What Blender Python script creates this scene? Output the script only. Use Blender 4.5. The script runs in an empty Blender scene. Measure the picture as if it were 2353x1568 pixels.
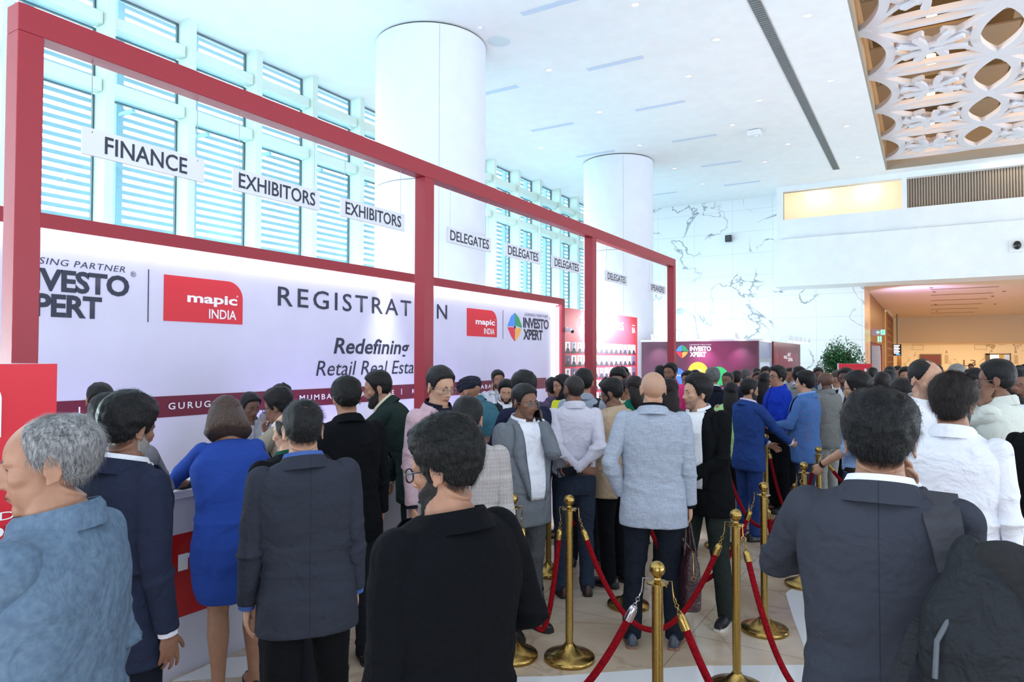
import bpy, bmesh, math, random
import numpy as np
from mathutils import Vector, Matrix, noise as mnoise
sc = bpy.context.scene
COL = sc.collection
R_ = math.radians
# ------------------------------------------------------------------ camera
yaw, pitch, roll, F = R_(31.05), R_(1.43), R_(0.1), 1590.0
fw = Vector((-math.sin(yaw)*math.cos(pitch), math.cos(yaw)*math.cos(pitch), math.sin(pitch)))
rt = Vector((math.cos(yaw), math.sin(yaw), 0)); up = rt.cross(fw)
rt, up = rt*math.cos(roll)+up*math.sin(roll), -rt*math.sin(roll)+up*math.cos(roll)
camd = bpy.data.cameras.new('camera'); cam = bpy.data.objects.new('camera', camd); COL.objects.link(cam)
camd.sensor_width = 36; camd.lens = F/2353*36; camd.clip_end = 300; camd.clip_start = .05
cam.matrix_world = Matrix(((rt.x, up.x, -fw.x, 0), (rt.y, up.y, -fw.y, 0), (rt.z, up.z, -fw.z, 1.80), (0, 0, 0, 1)))
sc.camera = cam
# ------------------------------------------------------------------ light and exposure
sc.view_settings.view_transform = 'Standard'; sc.view_settings.look = 'None'
sc.view_settings.exposure = 0.58; sc.view_settings.gamma = 1; sc.view_settings.use_curve_mapping = False
w = bpy.data.worlds.new('daylight'); sc.world = w; w.use_nodes = True
bg = w.node_tree.nodes['Background']; bg.inputs[0].default_value = (.80, .89, 1.0, 1); bg.inputs[1].default_value = 1.15
def area(name, loc, size, power, color, direction, spread=None):
    L = bpy.data.lights.new(name, 'AREA'); L.shape = 'RECTANGLE'; L.size, L.size_y = size; L.energy = power; L.color = color
    if spread: L.spread = R_(spread)
    o = bpy.data.objects.new(name, L); COL.objects.link(o); o.location = loc
    o.rotation_euler = Vector(direction).to_track_quat('-Z', 'Y').to_euler(); return o
def spot(name, loc, target, power, color, ang=60, blend=.6, r=.03):
    L = bpy.data.lights.new(name, 'SPOT'); L.energy = power; L.color = color; L.spot_size = R_(ang); L.spot_blend = blend; L.shadow_soft_size = r
    o = bpy.data.objects.new(name, L); COL.objects.link(o); o.location = loc
    o.rotation_euler = (Vector(target)-Vector(loc)).to_track_quat('-Z', 'Y').to_euler(); return o
# bright overcast daylight outside the glass wall (an open sky seen through the louvres)
area('sky_outside_glass', (-15.5, 12, 5.6), (32, 11), 9000, (.86, .95, 1), (1, 0, -.05))
area('sunlit_pavement_outside', (-15.2, 12, .3), (32, 5), 36000, (.86, .95, 1), (.62, 0, 1))  # added upward lamp outside the glass, brightens the ceiling; no real pavement
area('sunlit_forecourt_right', (16.5, 11, .3), (30, 5), 3000, (.78, .90, 1), (-.62, 0, 1))  # added unseen uplight past the right side to whiten the ceiling
area('sunlit_forecourt_behind', (0, -6.5, .3), (22, 4), 600, (.82, .91, 1), (0, .62, 1))  # added unseen fill lamp behind the viewer, aimed up at the ceiling
# recessed ceiling slots and downlights of the warm corridor
for yy in (30, 34.5, 39, 43.5):
    area('corridor_slot_light', (1.3, yy, 4.27), (2.2, .12), 90, (1, .66, .30), (0, 0, -1))
area('lobby_cove_light', (2, 50.5, 2.6), (8, .5), 170, (1, .70, .34), (.0, .3, -1))
# LED strips behind the red lip of the registration wall, violet uplights at its foot
area('led_strip_top', (-6.12, 7.0, 2.825), (.03, 9.8), 20, (.86, .88, 1), (-.55, 0, -1), 80)
area('led_strip_end', (-6.13, 11.93, 1.5), (.03, 2.6), 4, (.88, .88, 1), (-.75, -.65, 0), 80)
for yy, pw in ((3.0, 10), (5.6, 16), (8.1, 14), (10.5, 10)):
    spot('violet_uplight', (-5.5, yy, .25), (-6.25, yy, 1.5), pw*4.2, (.50, .40, 1), 110, 1, .08)
spot('violet_corridor_uplight', (-.7, 27.2, 2.9), (-.2, 28.6, 4.3), 320, (.62, .45, 1), 100, 1, .1)
# ------------------------------------------------------------------ helpers
def lin(v):
    v = v/255.0
    return v/12.92 if v <= .04045 else ((v+.055)/1.055)**2.4
def C(r, g, b): return (lin(r), lin(g), lin(b), 1)
MATS = {}
def mat(name, rgb, rough=.6, metal=0., emit=0., spec=.5, kind=None, **k):
    if name in MATS: return MATS[name]
    m = bpy.data.materials.new(name); m.use_nodes = True; nt = m.node_tree; b = nt.nodes['Principled BSDF']
    col = C(*rgb) if max(rgb) > 1 else (*rgb, 1)
    b.inputs['Base Color'].default_value = col; b.inputs['Roughness'].default_value = rough
    b.inputs['Metallic'].default_value = metal; b.inputs['Specular IOR Level'].default_value = spec
    if emit: b.inputs['Emission Color'].default_value = col; b.inputs['Emission Strength'].default_value = emit
    if k.get('sheen'): b.inputs['Sheen Weight'].default_value = k['sheen']; b.inputs['Sheen Roughness'].default_value = .5
    if k.get('alpha') is not None: b.inputs['Alpha'].default_value = k['alpha']
    N = nt.nodes.new; Lk = nt.links.new
    if kind:
        tc = N('ShaderNodeTexCoord'); mp = N('ShaderNodeMapping'); Lk(tc.outputs['Object'], mp.inputs[0])
        mp.inputs['Scale'].default_value = k.get('scale', (1, 1, 1))
        def ns(sc_, det=3, dist=0.):
            n = N('ShaderNodeTexNoise'); n.inputs['Scale'].default_value = sc_; n.inputs['Detail'].default_value = det
            n.inputs['Distortion'].default_value = dist; Lk(mp.outputs[0], n.inputs['Vector']); return n
        def ramp(src, stops):
            r = N('ShaderNodeValToRGB'); Lk(src, r.inputs[0]); e = r.color_ramp.elements
            e[0].position, e[0].color = stops[0]; e[1].position, e[1].color = stops[-1]
            for p, c in stops[1:-1]: x = e.new(p); x.color = c
            return r.outputs[0]
        def mul(a, c2, fac=1., mode='MULTIPLY'):
            x = N('ShaderNodeMix'); x.data_type = 'RGBA'; x.blend_type = mode; x.inputs[0].default_value = fac
            if hasattr(a, 'is_output'): Lk(a, x.inputs[6])
            else: x.inputs[6].default_value = a
            if hasattr(c2, 'is_output'): Lk(c2, x.inputs[7])
            else: x.inputs[7].default_value = c2
            return x.outputs[2]
        def bump(src, st, dist=.01):
            bm_ = N('ShaderNodeBump'); bm_.inputs['Strength'].default_value = st; bm_.inputs['Distance'].default_value = dist
            Lk(src, bm_.inputs['Height']); Lk(bm_.outputs[0], b.inputs['Normal'])
        base = b.inputs['Base Color']
        if kind == 'cloth':          # fine weave and soft creases
            n = ns(k.get('ns', 420), 2); o = ramp(n.outputs[0], [(.3, (.90, .90, .90, 1)), (.7, (1.06, 1.06, 1.06, 1))])
            cc = mul(col, o)
            if k.get('seam'):
                sx = N('ShaderNodeSeparateXYZ'); Lk(tc.outputs['Object'], sx.inputs[0]); ab = N('ShaderNodeMath'); ab.operation = 'ABSOLUTE'; Lk(sx.outputs[0], ab.inputs[0])
                lt = N('ShaderNodeMath'); lt.operation = 'LESS_THAN'; lt.inputs[1].default_value = .0014; Lk(ab.outputs[0], lt.inputs[0]); ly = N('ShaderNodeMath'); ly.operation = 'LESS_THAN'; ly.inputs[1].default_value = -.03; Lk(sx.outputs[1], ly.inputs[0])
                an = N('ShaderNodeMath'); an.operation = 'MULTIPLY'; Lk(lt.outputs[0], an.inputs[0]); Lk(ly.outputs[0], an.inputs[1])
                x = N('ShaderNodeMix'); x.data_type = 'RGBA'; Lk(an.outputs[0], x.inputs[0]); Lk(cc, x.inputs[6]); x.inputs[7].default_value = tuple(v*.6 for v in col[:3])+(1,); cc = x.outputs[2]
            Lk(cc, base); n2 = ns(k.get('crease', 7), 3, .35)
            ad = N('ShaderNodeMath'); ad.operation = 'MULTIPLY_ADD'; ad.inputs[1].default_value = .03; Lk(n.outputs[0], ad.inputs[0]); Lk(n2.outputs[0], ad.inputs[2])
            bump(ad.outputs[0], k.get('bst', 1.), .05)
        elif kind == 'heather':      # visible slubs
            mp.inputs['Scale'].default_value = (1, 1, 1)
            mpa = N('ShaderNodeMapping'); mpa.inputs['Scale'].default_value = (14, 14, 1); Lk(tc.outputs['Object'], mpa.inputs[0])
            a1 = N('ShaderNodeTexNoise'); a1.inputs['Scale'].default_value = 22; Lk(mpa.outputs[0], a1.inputs['Vector'])
            mpb = N('ShaderNodeMapping'); mpb.inputs['Scale'].default_value = (1, 1, 14); Lk(tc.outputs['Object'], mpb.inputs[0])
            a2 = N('ShaderNodeTexNoise'); a2.inputs['Scale'].default_value = 22; Lk(mpb.outputs[0], a2.inputs['Vector'])
            s = N('ShaderNodeMath'); s.operation = 'ADD'; Lk(a1.outputs[0], s.inputs[0]); Lk(a2.outputs[0], s.inputs[1])
            hf = N('ShaderNodeMath'); hf.operation = 'MULTIPLY'; hf.inputs[1].default_value = .5; Lk(s.outputs[0], hf.inputs[0])
            o = ramp(hf.outputs[0], [(.40, (.80, .81, .84, 1)), (.60, (1.1, 1.1, 1.1, 1))]); Lk(mul(col, o), base); bump(ns(9, 3, .6).outputs[0], .7, .03)
        elif kind == 'check':        # checks, two line sets
            c2 = C(*k['c2']); cur = col
            for ax, per, wd in k['lines']:
                sx = N('ShaderNodeSeparateXYZ'); Lk(tc.outputs['Object'], sx.inputs[0])
                if ax == 'h': src = sx.outputs[2]
                else:
                    d = N('ShaderNodeMath'); d.operation = 'MULTIPLY_ADD'; d.inputs[1].default_value = .8; Lk(sx.outputs[1], d.inputs[0]); Lk(sx.outputs[0], d.inputs[2]); src = d.outputs[0]
                m1 = N('ShaderNodeMath'); m1.operation = 'PINGPONG'; m1.inputs[1].default_value = per/2; Lk(src, m1.inputs[0])
                m2 = N('ShaderNodeMath'); m2.operation = 'LESS_THAN'; m2.inputs[1].default_value = wd; Lk(m1.outputs[0], m2.inputs[0])
                x = N('ShaderNodeMix'); x.data_type = 'RGBA'; x.inputs[7].default_value = c2
                m3 = N('ShaderNodeMath'); m3.operation = 'MULTIPLY'; m3.inputs[1].default_value = k.get('fac', .7); Lk(m2.outputs[0], m3.inputs[0]); Lk(m3.outputs[0], x.inputs[0])
                if hasattr(cur, 'is_output'): Lk(cur, x.inputs[6])
                else: x.inputs[6].default_value = cur
                cur = x.outputs[2]
            n = ns(300, 2); o = ramp(n.outputs[0], [(.3, (.8, .8, .8, 1)), (.7, (1.1, 1.1, 1.1, 1))]); Lk(mul(cur, o), base); bump(ns(9, 3, .6).outputs[0], .7, .03)
        elif kind == 'denim':
            n = ns(60, 4); o = ramp(n.outputs[0], [(.25, (.72, .74, .78, 1)), (.75, (1.18, 1.16, 1.12, 1))])
            n3 = ns(5, 3, .5); o3 = ramp(n3.outputs[0], [(.3, (.93, .94, .95, 1)), (.7, (1.06, 1.05, 1.04, 1))])
            Lk(mul(mul(col, o), o3), base); bump(ns(9, 4, .7).outputs[0], .9, .03)
        elif kind == 'hair':
            n = ns(k.get('ns', 60), 4, .8); mp.inputs['Scale'].default_value = k.get('scale', (3, 3, .7))
            c2 = C(*k['c2']) if 'c2' in k else tuple(v*1.7 for v in col[:3])+(1,)
            Lk(ramp(n.outputs[0], [(.35, col), (.72, c2)]), base); bump(n.outputs[0], .9, .006)
        elif kind == 'skin':
            n = ns(28, 4); o = ramp(n.outputs[0], [(.3, (.88, .84, .82, 1)), (.7, (1.06, 1.05, 1.04, 1))]); Lk(mul(col, o), base); bump(ns(240, 2).outputs[0], .12, .002)
        elif kind == 'velvet':
            n = ns(90, 3); o = ramp(n.outputs[0], [(.3, (.6, .6, .6, 1)), (.72, (1.5, 1.5, 1.5, 1))]); Lk(mul(col, o), base); bump(n.outputs[0], .5, .004)
        elif kind == 'marble_wall':
            n = ns(.62, 7, .6)
            a = N('ShaderNodeMath'); a.operation = 'SUBTRACT'; a.inputs[1].default_value = .5; Lk(n.outputs[0], a.inputs[0])
            ab = N('ShaderNodeMath'); ab.operation = 'ABSOLUTE'; Lk(a.outputs[0], ab.inputs[0])
            v = ramp(ab.outputs[0], [(0., C(*k['vein'])), (.002, C(*k['vein'])), (.011, (1, 1, 1, 1))])
            nm = ns(.7, 2); vm = ramp(nm.outputs[0], [(.40, (0, 0, 0, 1)), (.52, (1, 1, 1, 1))])
            x = N('ShaderNodeMix'); x.data_type = 'RGBA'; x.inputs[6].default_value = (1, 1, 1, 1); Lk(vm, x.inputs[0]); Lk(v, x.inputs[7])
            cur = mul(col, x.outputs[2])
            br = N('ShaderNodeTexBrick'); br.offset = 0; br.inputs['Color1'].default_value = br.inputs['Color2'].default_value = (1, 1, 1, 1)
            br.inputs['Mortar'].default_value = (.72, .74, .76, 1); br.inputs['Scale'].default_value = 1; br.inputs['Mortar Size'].default_value = .006
            br.inputs['Brick Width'].default_value = k.get('bw', 1.45); br.inputs['Row Height'].default_value = k.get('bh', .82)
            sx = N('ShaderNodeSeparateXYZ'); Lk(tc.outputs['Object'], sx.inputs[0]); cx = N('ShaderNodeCombineXYZ')
            ad = N('ShaderNodeMath'); ad.operation = 'ADD'; Lk(sx.outputs[0], ad.inputs[0]); Lk(sx.outputs[1], ad.inputs[1]); Lk(ad.outputs[0], cx.inputs[0]); Lk(sx.outputs[2], cx.inputs[1])
            Lk(cx.outputs[0], br.inputs['Vector']); Lk(mul(cur, br.outputs[0]), base)
        elif kind == 'floor':
            n = ns(1.3, 6, .5); cl = ramp(n.outputs[0], [(.25, C(166, 143, 121)), (.5, C(194, 174, 152)), (.62, C(208, 194, 177)), (.8, C(186, 160, 134))])
            n2 = ns(1.5, 6, .7); a = N('ShaderNodeMath'); a.operation = 'SUBTRACT'; a.inputs[1].default_value = .5; Lk(n2.outputs[0], a.inputs[0])
            ab = N('ShaderNodeMath'); ab.operation = 'ABSOLUTE'; Lk(a.outputs[0], ab.inputs[0]); v = ramp(ab.outputs[0], [(0., C(120, 96, 76)), (.006, C(150, 128, 106)), (.02, (1, 1, 1, 1))])
            br = N('ShaderNodeTexBrick'); br.offset = 0; br.inputs['Color1'].default_value = br.inputs['Color2'].default_value = (1, 1, 1, 1)
            br.inputs['Mortar'].default_value = (.62, .6, .58, 1); br.inputs['Scale'].default_value = 1; br.inputs['Mortar Size'].default_value = .004
            br.inputs['Brick Width'].default_value = 1.2; br.inputs['Row Height'].default_value = 1.2
            mr = N('ShaderNodeMapping'); mr.inputs['Rotation'].default_value = (0, 0, 0); mr.inputs['Location'].default_value = (.15, .3, 0); Lk(tc.outputs['Object'], mr.inputs[0]); Lk(mr.outputs[0], br.inputs['Vector'])
            Lk(mul(mul(cl, v, .22), br.outputs[0]), base)
        elif kind == 'wood':
            mp.inputs['Scale'].default_value = (8, 8, .5); n = ns(2.2, 4, .6); c2 = tuple(v*.45 for v in col[:3])+(1,)
            Lk(ramp(n.outputs[0], [(.3, c2), (.7, col)]), base)
        elif kind == 'brass':
            n = ns(240, 2); r = ramp(n.outputs[0], [(.3, (.22, .22, .22, 1)), (.8, (.30, .30, .30, 1))]); Lk(r, b.inputs['Roughness'])
        elif kind == 'plain':
            n = ns(k.get('ns', 3), 3); o = ramp(n.outputs[0], [(.3, (.955, .955, .955, 1)), (.7, (1, 1, 1, 1))]); Lk(mul(col, o), base)
        elif kind == 'glow':         # radial blend of two colours on the booth graphics
            sx = N('ShaderNodeVectorMath'); sx.operation = 'DISTANCE'; sx.inputs[1].default_value = k['centre']; Lk(tc.outputs['Object'], sx.inputs[0])
            Lk(ramp(sx.outputs['Value'], [(0., C(*k['c2'])), (min(1., k['rad']), col)]), base)
    MATS[name] = m; return m
class MB:
    def __init__(s): s.v = []; s.f = []; s.m = []
    def add(s, vs, fs, mi=0):
        o = len(s.v); s.v += [tuple(p) for p in vs]; s.f += [tuple(i+o for i in f) for f in fs]; s.m += [mi]*len(fs); return s
    def box(s, a, b, mi=0):
        x0, y0, z0 = a; x1, y1, z1 = b
        return s.add([(x0, y0, z0), (x1, y0, z0), (x1, y1, z0), (x0, y1, z0), (x0, y0, z1), (x1, y0, z1), (x1, y1, z1), (x0, y1, z1)],
                     [(0, 3, 2, 1), (4, 5, 6, 7), (0, 1, 5, 4), (1, 2, 6, 5), (2, 3, 7, 6), (3, 0, 4, 7)], mi)
    def lathe(s, prof, c=(0, 0, 0), n=24, mi=0, caps=True):
        vs = [(c[0]+r*math.cos(2*math.pi*i/n), c[1]+r*math.sin(2*math.pi*i/n), c[2]+z) for r, z in prof for i in range(n)]
        fs = [(j*n+i, j*n+(i+1) % n, (j+1)*n+(i+1) % n, (j+1)*n+i) for j in range(len(prof)-1) for i in range(n)]
        if caps: fs += [tuple(range(n-1, -1, -1)), tuple((len(prof)-1)*n+i for i in range(n))]
        return s.add(vs, fs, mi)
    def tube(s, pts, rad, n=10, mi=0, caps=True, flat=1., upv=None):
        pts = [Vector(p) for p in pts]; rad = rad if hasattr(rad, '__len__') else [rad]*len(pts)
        vs = []; prev = None
        for i, p in enumerate(pts):
            t = (pts[min(i+1, len(pts)-1)]-pts[max(i-1, 0)]).normalized()
            if prev is None:
                a = Vector(upv) if upv else (Vector((0, 0, 1)) if abs(t.z) < .9 else Vector((1, 0, 0)))
                u = (a-t*a.dot(t)).normalized()
            else: u = (prev-t*prev.dot(t)).normalized()
            prev = u; v = t.cross(u)
            for k in range(n):
                a = 2*math.pi*k/n; vs.append(p+u*math.cos(a)*rad[i]*flat+v*math.sin(a)*rad[i])
        m = len(pts); fs = [(j*n+k, j*n+(k+1) % n, (j+1)*n+(k+1) % n, (j+1)*n+k) for j in range(m-1) for k in range(n)]
        if caps: fs += [tuple(range(n-1, -1, -1)), tuple((m-1)*n+i for i in range(n))]
        return s.add(vs, fs, mi)
    def ell(s, c, r, n=12, rot=None, mi=0):
        c = Vector(c); vs = [Vector((0, 0, r[2]))]; h = n//2+1
        for j in range(1, h):
            th = math.pi*j/h
            for i in range(n):
                a = 2*math.pi*i/n; vs.append(Vector((r[0]*math.sin(th)*math.cos(a), r[1]*math.sin(th)*math.sin(a), r[2]*math.cos(th))))
        vs.append(Vector((0, 0, -r[2])))
        if rot is not None: vs = [rot@v for v in vs]
        fs = [(0, 1+i, 1+(i+1) % n) for i in range(n)]
        for j in range(h-2): fs += [(1+j*n+i, 1+(j+1)*n+i, 1+(j+1)*n+(i+1) % n, 1+j*n+(i+1) % n) for i in range(n)]
        o = 1+(h-2)*n; fs += [(len(vs)-1, o+(i+1) % n, o+i) for i in range(n)]
        return s.add([c+v for v in vs], fs, mi)
    def prism(s, outline, axis_o, ax, ay, az, depth, mi=0):   # outline in (u,v) extruded along az
        O = Vector(axis_o); ax, ay, az = Vector(ax), Vector(ay), Vector(az); n = len(outline)
        vs = [O+ax*u+ay*v for u, v in outline]+[O+ax*u+ay*v+az*depth for u, v in outline]
        fs = [tuple(range(n-1, -1, -1)), tuple(range(n, 2*n))]+[(i, (i+1) % n, n+(i+1) % n, n+i) for i in range(n)]
        return s.add(vs, fs, mi)
    def mesh(s, name, mats):
        me = bpy.data.meshes.new(name); me.from_pydata(s.v, [], s.f); me.update()
        for m in (mats if isinstance(mats, (list, tuple)) else [mats]): me.materials.append(m)
        me.polygons.foreach_set('material_index', s.m); return me
    def build(s, name, mats, parent=None, smooth=False, bevel=0):
        me = s.mesh(name, mats); o = bpy.data.objects.new(name, me); COL.objects.link(o); o.parent = parent
        if smooth:
            me.polygons.foreach_set('use_smooth', [True]*len(me.polygons))
            try: me.set_sharp_from_angle(angle=R_(smooth if smooth is not True else 45))
            except Exception: pass
        if bevel: md = o.modifiers.new('bevel', 'BEVEL'); md.width = bevel; md.segments = 2; md.limit_method = 'ANGLE'
        return o
def empty(name, loc=(0, 0, 0), rz=0.):
    o = bpy.data.objects.new(name, None); COL.objects.link(o); o.location = loc; o.rotation_euler = (0, 0, rz); o.empty_display_size = .1; return o
def tag(o, label=None, cat=None, group=None, kind=None):
    for k, v in (('label', label), ('category', cat), ('group', group), ('kind', kind)):
        if v: o[k] = v
    return o
def struct(o): o['kind'] = 'structure'; return o
FX = ((0, 1, 0), (0, 0, 1), (1, 0, 0))        # lettering frame on a face that looks towards +X
FY = ((1, 0, 0), (0, 0, 1), (0, -1, 0))       # lettering frame on a face that looks towards -Y
def text(s, name, m, box, frame, d, parent=None, bold=0., shear=0., sp=1., thick=.004):
    """lettering fitted into box (u0,v0,u1,v1) on a face at distance d along the face normal; u grows to the reader's right"""
    cu = bpy.data.curves.new(name, 'FONT'); cu.body = s; cu.size = 1; cu.offset = bold; cu.shear = shear; cu.space_character = sp; cu.resolution_u = 3; cu.fill_mode = 'FRONT'
    t = bpy.data.objects.new('tmp', cu); COL.objects.link(t); dg = bpy.context.evaluated_depsgraph_get()
    me = bpy.data.meshes.new_from_object(t.evaluated_get(dg)); bpy.data.objects.remove(t); bpy.data.curves.remove(cu)
    n = len(me.vertices); co = np.empty(n*3); me.vertices.foreach_get('co', co); co = co.reshape(-1, 3)
    lo, hi = co[:, :2].min(0), co[:, :2].max(0)
    u = box[0]+(co[:, 0]-lo[0])/(hi[0]-lo[0])*(box[2]-box[0]); v = box[1]+(co[:, 1]-lo[1])/(hi[1]-lo[1])*(box[3]-box[1])
    fr = [np.array(a, float) for a in frame]; nrm = fr[2]; org = nrm*d if frame is FX else -np.array((0, 1, 0))*-d
    P = u[:, None]*fr[0]+v[:, None]*fr[1]+org+nrm*thick
    me.vertices.foreach_set('co', P.ravel()); me.materials.clear(); me.materials.append(m); me.update()
    o = bpy.data.objects.new(name, me); COL.objects.link(o); o.parent = parent; return o
# ================================================================== SETTING
CZ = 7.8
white_ceil = mat('ceiling_plaster', (236, 240, 244), .85, kind='plain')
white_paint = mat('white_paint', (226, 233, 238), .6, kind='plain')
marble = mat('white_marble', (232, 236, 240), .35, kind='marble_wall', vein=(150, 160, 168))
warm_marble = mat('lobby_marble', (228, 214, 190), .35, kind='marble_wall', vein=(150, 120, 85), bw=2.6, bh=1.5)
tan_panel = mat('tan_panel', (160, 150, 136), .8, kind='plain')
grey_metal = mat('grey_metal', (120, 124, 128), .4, .6)
floor_m = mat('beige_marble_floor', (200, 180, 160), .13, kind='floor')
white_stone = mat('white_floor_stone', (222, 224, 226), .10, kind='plain')
red_f = mat('red_laminate', (150, 30, 46), .45, kind='plain', ns=60)
maroon = mat('maroon_print', (104, 22, 48), .5)
wallw = mat('backdrop_white_print', (206, 206, 222), .9, kind='plain', spec=.1)
ink = mat('slate_ink', (40, 44, 62), .6); white_ink = mat('white_ink', (235, 235, 240), .6)
mred = mat('poster_red', (204, 22, 44), .5)
black_pl = mat('black_plastic', (16, 17, 20), .35); white_pl = mat('white_plastic', (225, 228, 232), .4)
lamp_w = mat('lamp_glow', (255, 250, 245), .5, emit=14.)
# floor
struct(MB().box((-16, -3.5, -.1), (14, 56, 0)).build('floor', floor_m))
fi = MB()
fi.prism([(-3.62, 2.36), (-3.12, 2.78), (-3.30, 2.98), (-3.64, 2.70)], (0, 0, .0005), (1, 0, 0), (0, 1, 0), (0, 0, 1), .003)
pts = [(-2.6, 3.02), (-1.84, 3.51), (-1.5, 3.80), (-1.19, 4.06), (-.64, 4.41), (.4, 4.95), (.7, 4.7), (-.45, 4.0), (-1.0, 3.66), (-1.7, 3.16), (-2.5, 2.62)]
fi.prism(pts, (0, 0, .0005), (1, 0, 0), (0, 1, 0), (0, 0, 1), .003)
fi.prism([(-.96, 5.67), (-.83, 5.17), (-.67, 4.62), (.0, 4.9), (.2, 5.8), (-.2, 6.4), (-.85, 6.3)], (0, 0, .0005), (1, 0, 0), (0, 1, 0), (0, 0, 1), .003)
for x in (-.9, .9, 3.2): fi.box((x, 8.5, .0005), (x+.35, 24, .0035))
fi.build('trim_1', white_stone)['kind'] = 'structure'
# ceiling with the coffer opening
c = MB()
c.box((-11.6, -3.5, CZ), (-1.1, 26.8, CZ+.1)); c.box((-1.1, 24.85, CZ), (13, 26.8, CZ+.1)); c.box((-1.1, -3.5, CZ), (13, 2.0, CZ+.1)); c.box((9.0, 2.0, CZ), (13, 24.85, CZ+.1))
struct(c.build('ceiling', white_ceil))
r = MB()
r.box((-1.099, 2.0, CZ+.001), (-1.06, 24.85, CZ+1.5)); r.box((-1.06, 24.80, CZ+.002), (9.0, 24.849, CZ+1.5)); r.box((9.0, 2, CZ+.001), (9.06, 24.85, CZ+.5))
struct(r.build('trim_2', tan_panel))
struct(MB().box((-1.3, 1.8, CZ+1.5), (9.2, 25, CZ+1.55)).build('trim_3', mat('coffer_void', (96, 86, 72), .9)))
# lattice ceiling screen
latm = mat('lattice_white', (214, 214, 222), .55)
def band(mb, pts, wd, z, h):
    n = len(pts); L = []; Rr = []
    for i, p in enumerate(pts):
        a = pts[max(i-1, 0)]; b = pts[min(i+1, n-1)]; dx, dy = b[0]-a[0], b[1]-a[1]; l = math.hypot(dx, dy) or 1
        w_ = wd(i/(n-1)) if callable(wd) else wd
        L.append((p[0]-dy/l*w_, p[1]+dx/l*w_)); Rr.append((p[0]+dy/l*w_, p[1]-dx/l*w_))
    vs = []
    for i in range(n):
        vs += [(L[i][0], L[i][1], z), (Rr[i][0], Rr[i][1], z), (Rr[i][0], Rr[i][1], z+h), (L[i][0], L[i][1], z+h)]
    fs = [(i*4+k, i*4+(k+1) % 4, (i+1)*4+(k+1) % 4, (i+1)*4+k) for i in range(n-1) for k in range(4)]+[(3, 2, 1, 0), tuple((n-1)*4+k for k in range(4))]
    mb.add(vs, fs)
def arc(a, b, bulge, n=14):
    a = Vector(a); b = Vector(b); d = b-a; nrm = Vector((-d.y, d.x)).normalized()
    return [tuple(a+d*t+nrm*bulge*4*t*(1-t)) for t in [i/n for i in range(n+1)]]
lat = tag(empty('lattice_ceiling_screen', (3.9, 13.4, CZ+.15)), 'white openwork lattice of pointed petals filling the ceiling recess', 'ceiling screen')
LX0, LPX, LPY = -1.0, 2.25, 2.4; LZ = CZ+.15
taper = lambda t: .045+.085*abs(2*t-1)**1.5
def lnode(i, j): return (LX0+i*LPX, 14.5+(j-5)*LPY)
def loc_(mb, p): return mb
for j in range(0, 10):
    rib = MB()
    for i in range(0, 5):
        A = lnode(i, j); B = lnode(i+1, j); A2 = lnode(i, j+1); B2 = lnode(i+1, j+1)
        if A[1] > 24.9: continue
        ytop = A2[1] <= 25.0
        if i == 0 or True:
            if ytop:
                band(rib, arc(A, A2, -.42), .085, LZ, .12)
                if i: band(rib, arc(A, A2, .42), .085, LZ, .12)
        rib.lathe([(.14, LZ-.006), (.14, LZ+.13)], (A[0], A[1], 0), 12)
        band(rib, arc(A, B, .20), taper, LZ+.002, .11); band(rib, arc(A, B, -.20), taper, LZ+.003, .11)
        if ytop:
            m_ = ((A[0]+B[0])/2, (A[1]+A2[1])/2)
            band(rib, arc(A, (m_[0]+.25, m_[1]+.18), .10), taper, LZ+.001, .11); band(rib, arc(B, (m_[0]-.25, m_[1]+.18), -.10), taper, LZ+.004, .11)
            band(rib, arc(A2, (m_[0]+.25, m_[1]-.18), -.10), taper, LZ+.005, .11); band(rib, arc(B2, (m_[0]-.25, m_[1]-.18), .10), taper, LZ+.006, .11)
            band(rib, arc((A[0]+.42, A[1]+LPY*.5), (m_[0]-.15, m_[1]+.5), .05), .05, LZ+.007, .1); band(rib, arc((A[0]+.42, A[1]+LPY*.5), (m_[0]-.15, m_[1]-.5), -.05), .05, LZ+.008, .1)
            band(rib, arc((B[0]-.42, A[1]+LPY*.5), (m_[0]+.15, m_[1]+.5), -.05), .05, LZ+.009, .1); band(rib, arc((B[0]-.42, A[1]+LPY*.5), (m_[0]+.15, m_[1]-.5), .05), .05, LZ+.010, .1)
            rnd = random.Random(i*31+j); star = MB()
            for q in range(4):
                a0 = q*math.pi/2+.35+rnd.uniform(-.2, .2); p0 = (m_[0]+.62*math.cos(a0), m_[1]+.62*math.sin(a0)); a1 = a0+2.2
                p1 = (m_[0]+.58*math.cos(a1), m_[1]+.58*math.sin(a1)); band(star, arc(p0, p1, .16, 8), .065, LZ-.09+.008*q, .07)
            star.v = [(x-3.9, y-13.4, z-LZ) for x, y, z in star.v]; star.build('star_cluster', latm, lat)
    for mb, nm in ((rib, 'petal_ribs'),):
        if mb.v:
            mb.v = [(x-3.9, y-13.4, z-LZ) for x, y, z in mb.v]; mb.build(nm, latm, lat)
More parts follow.
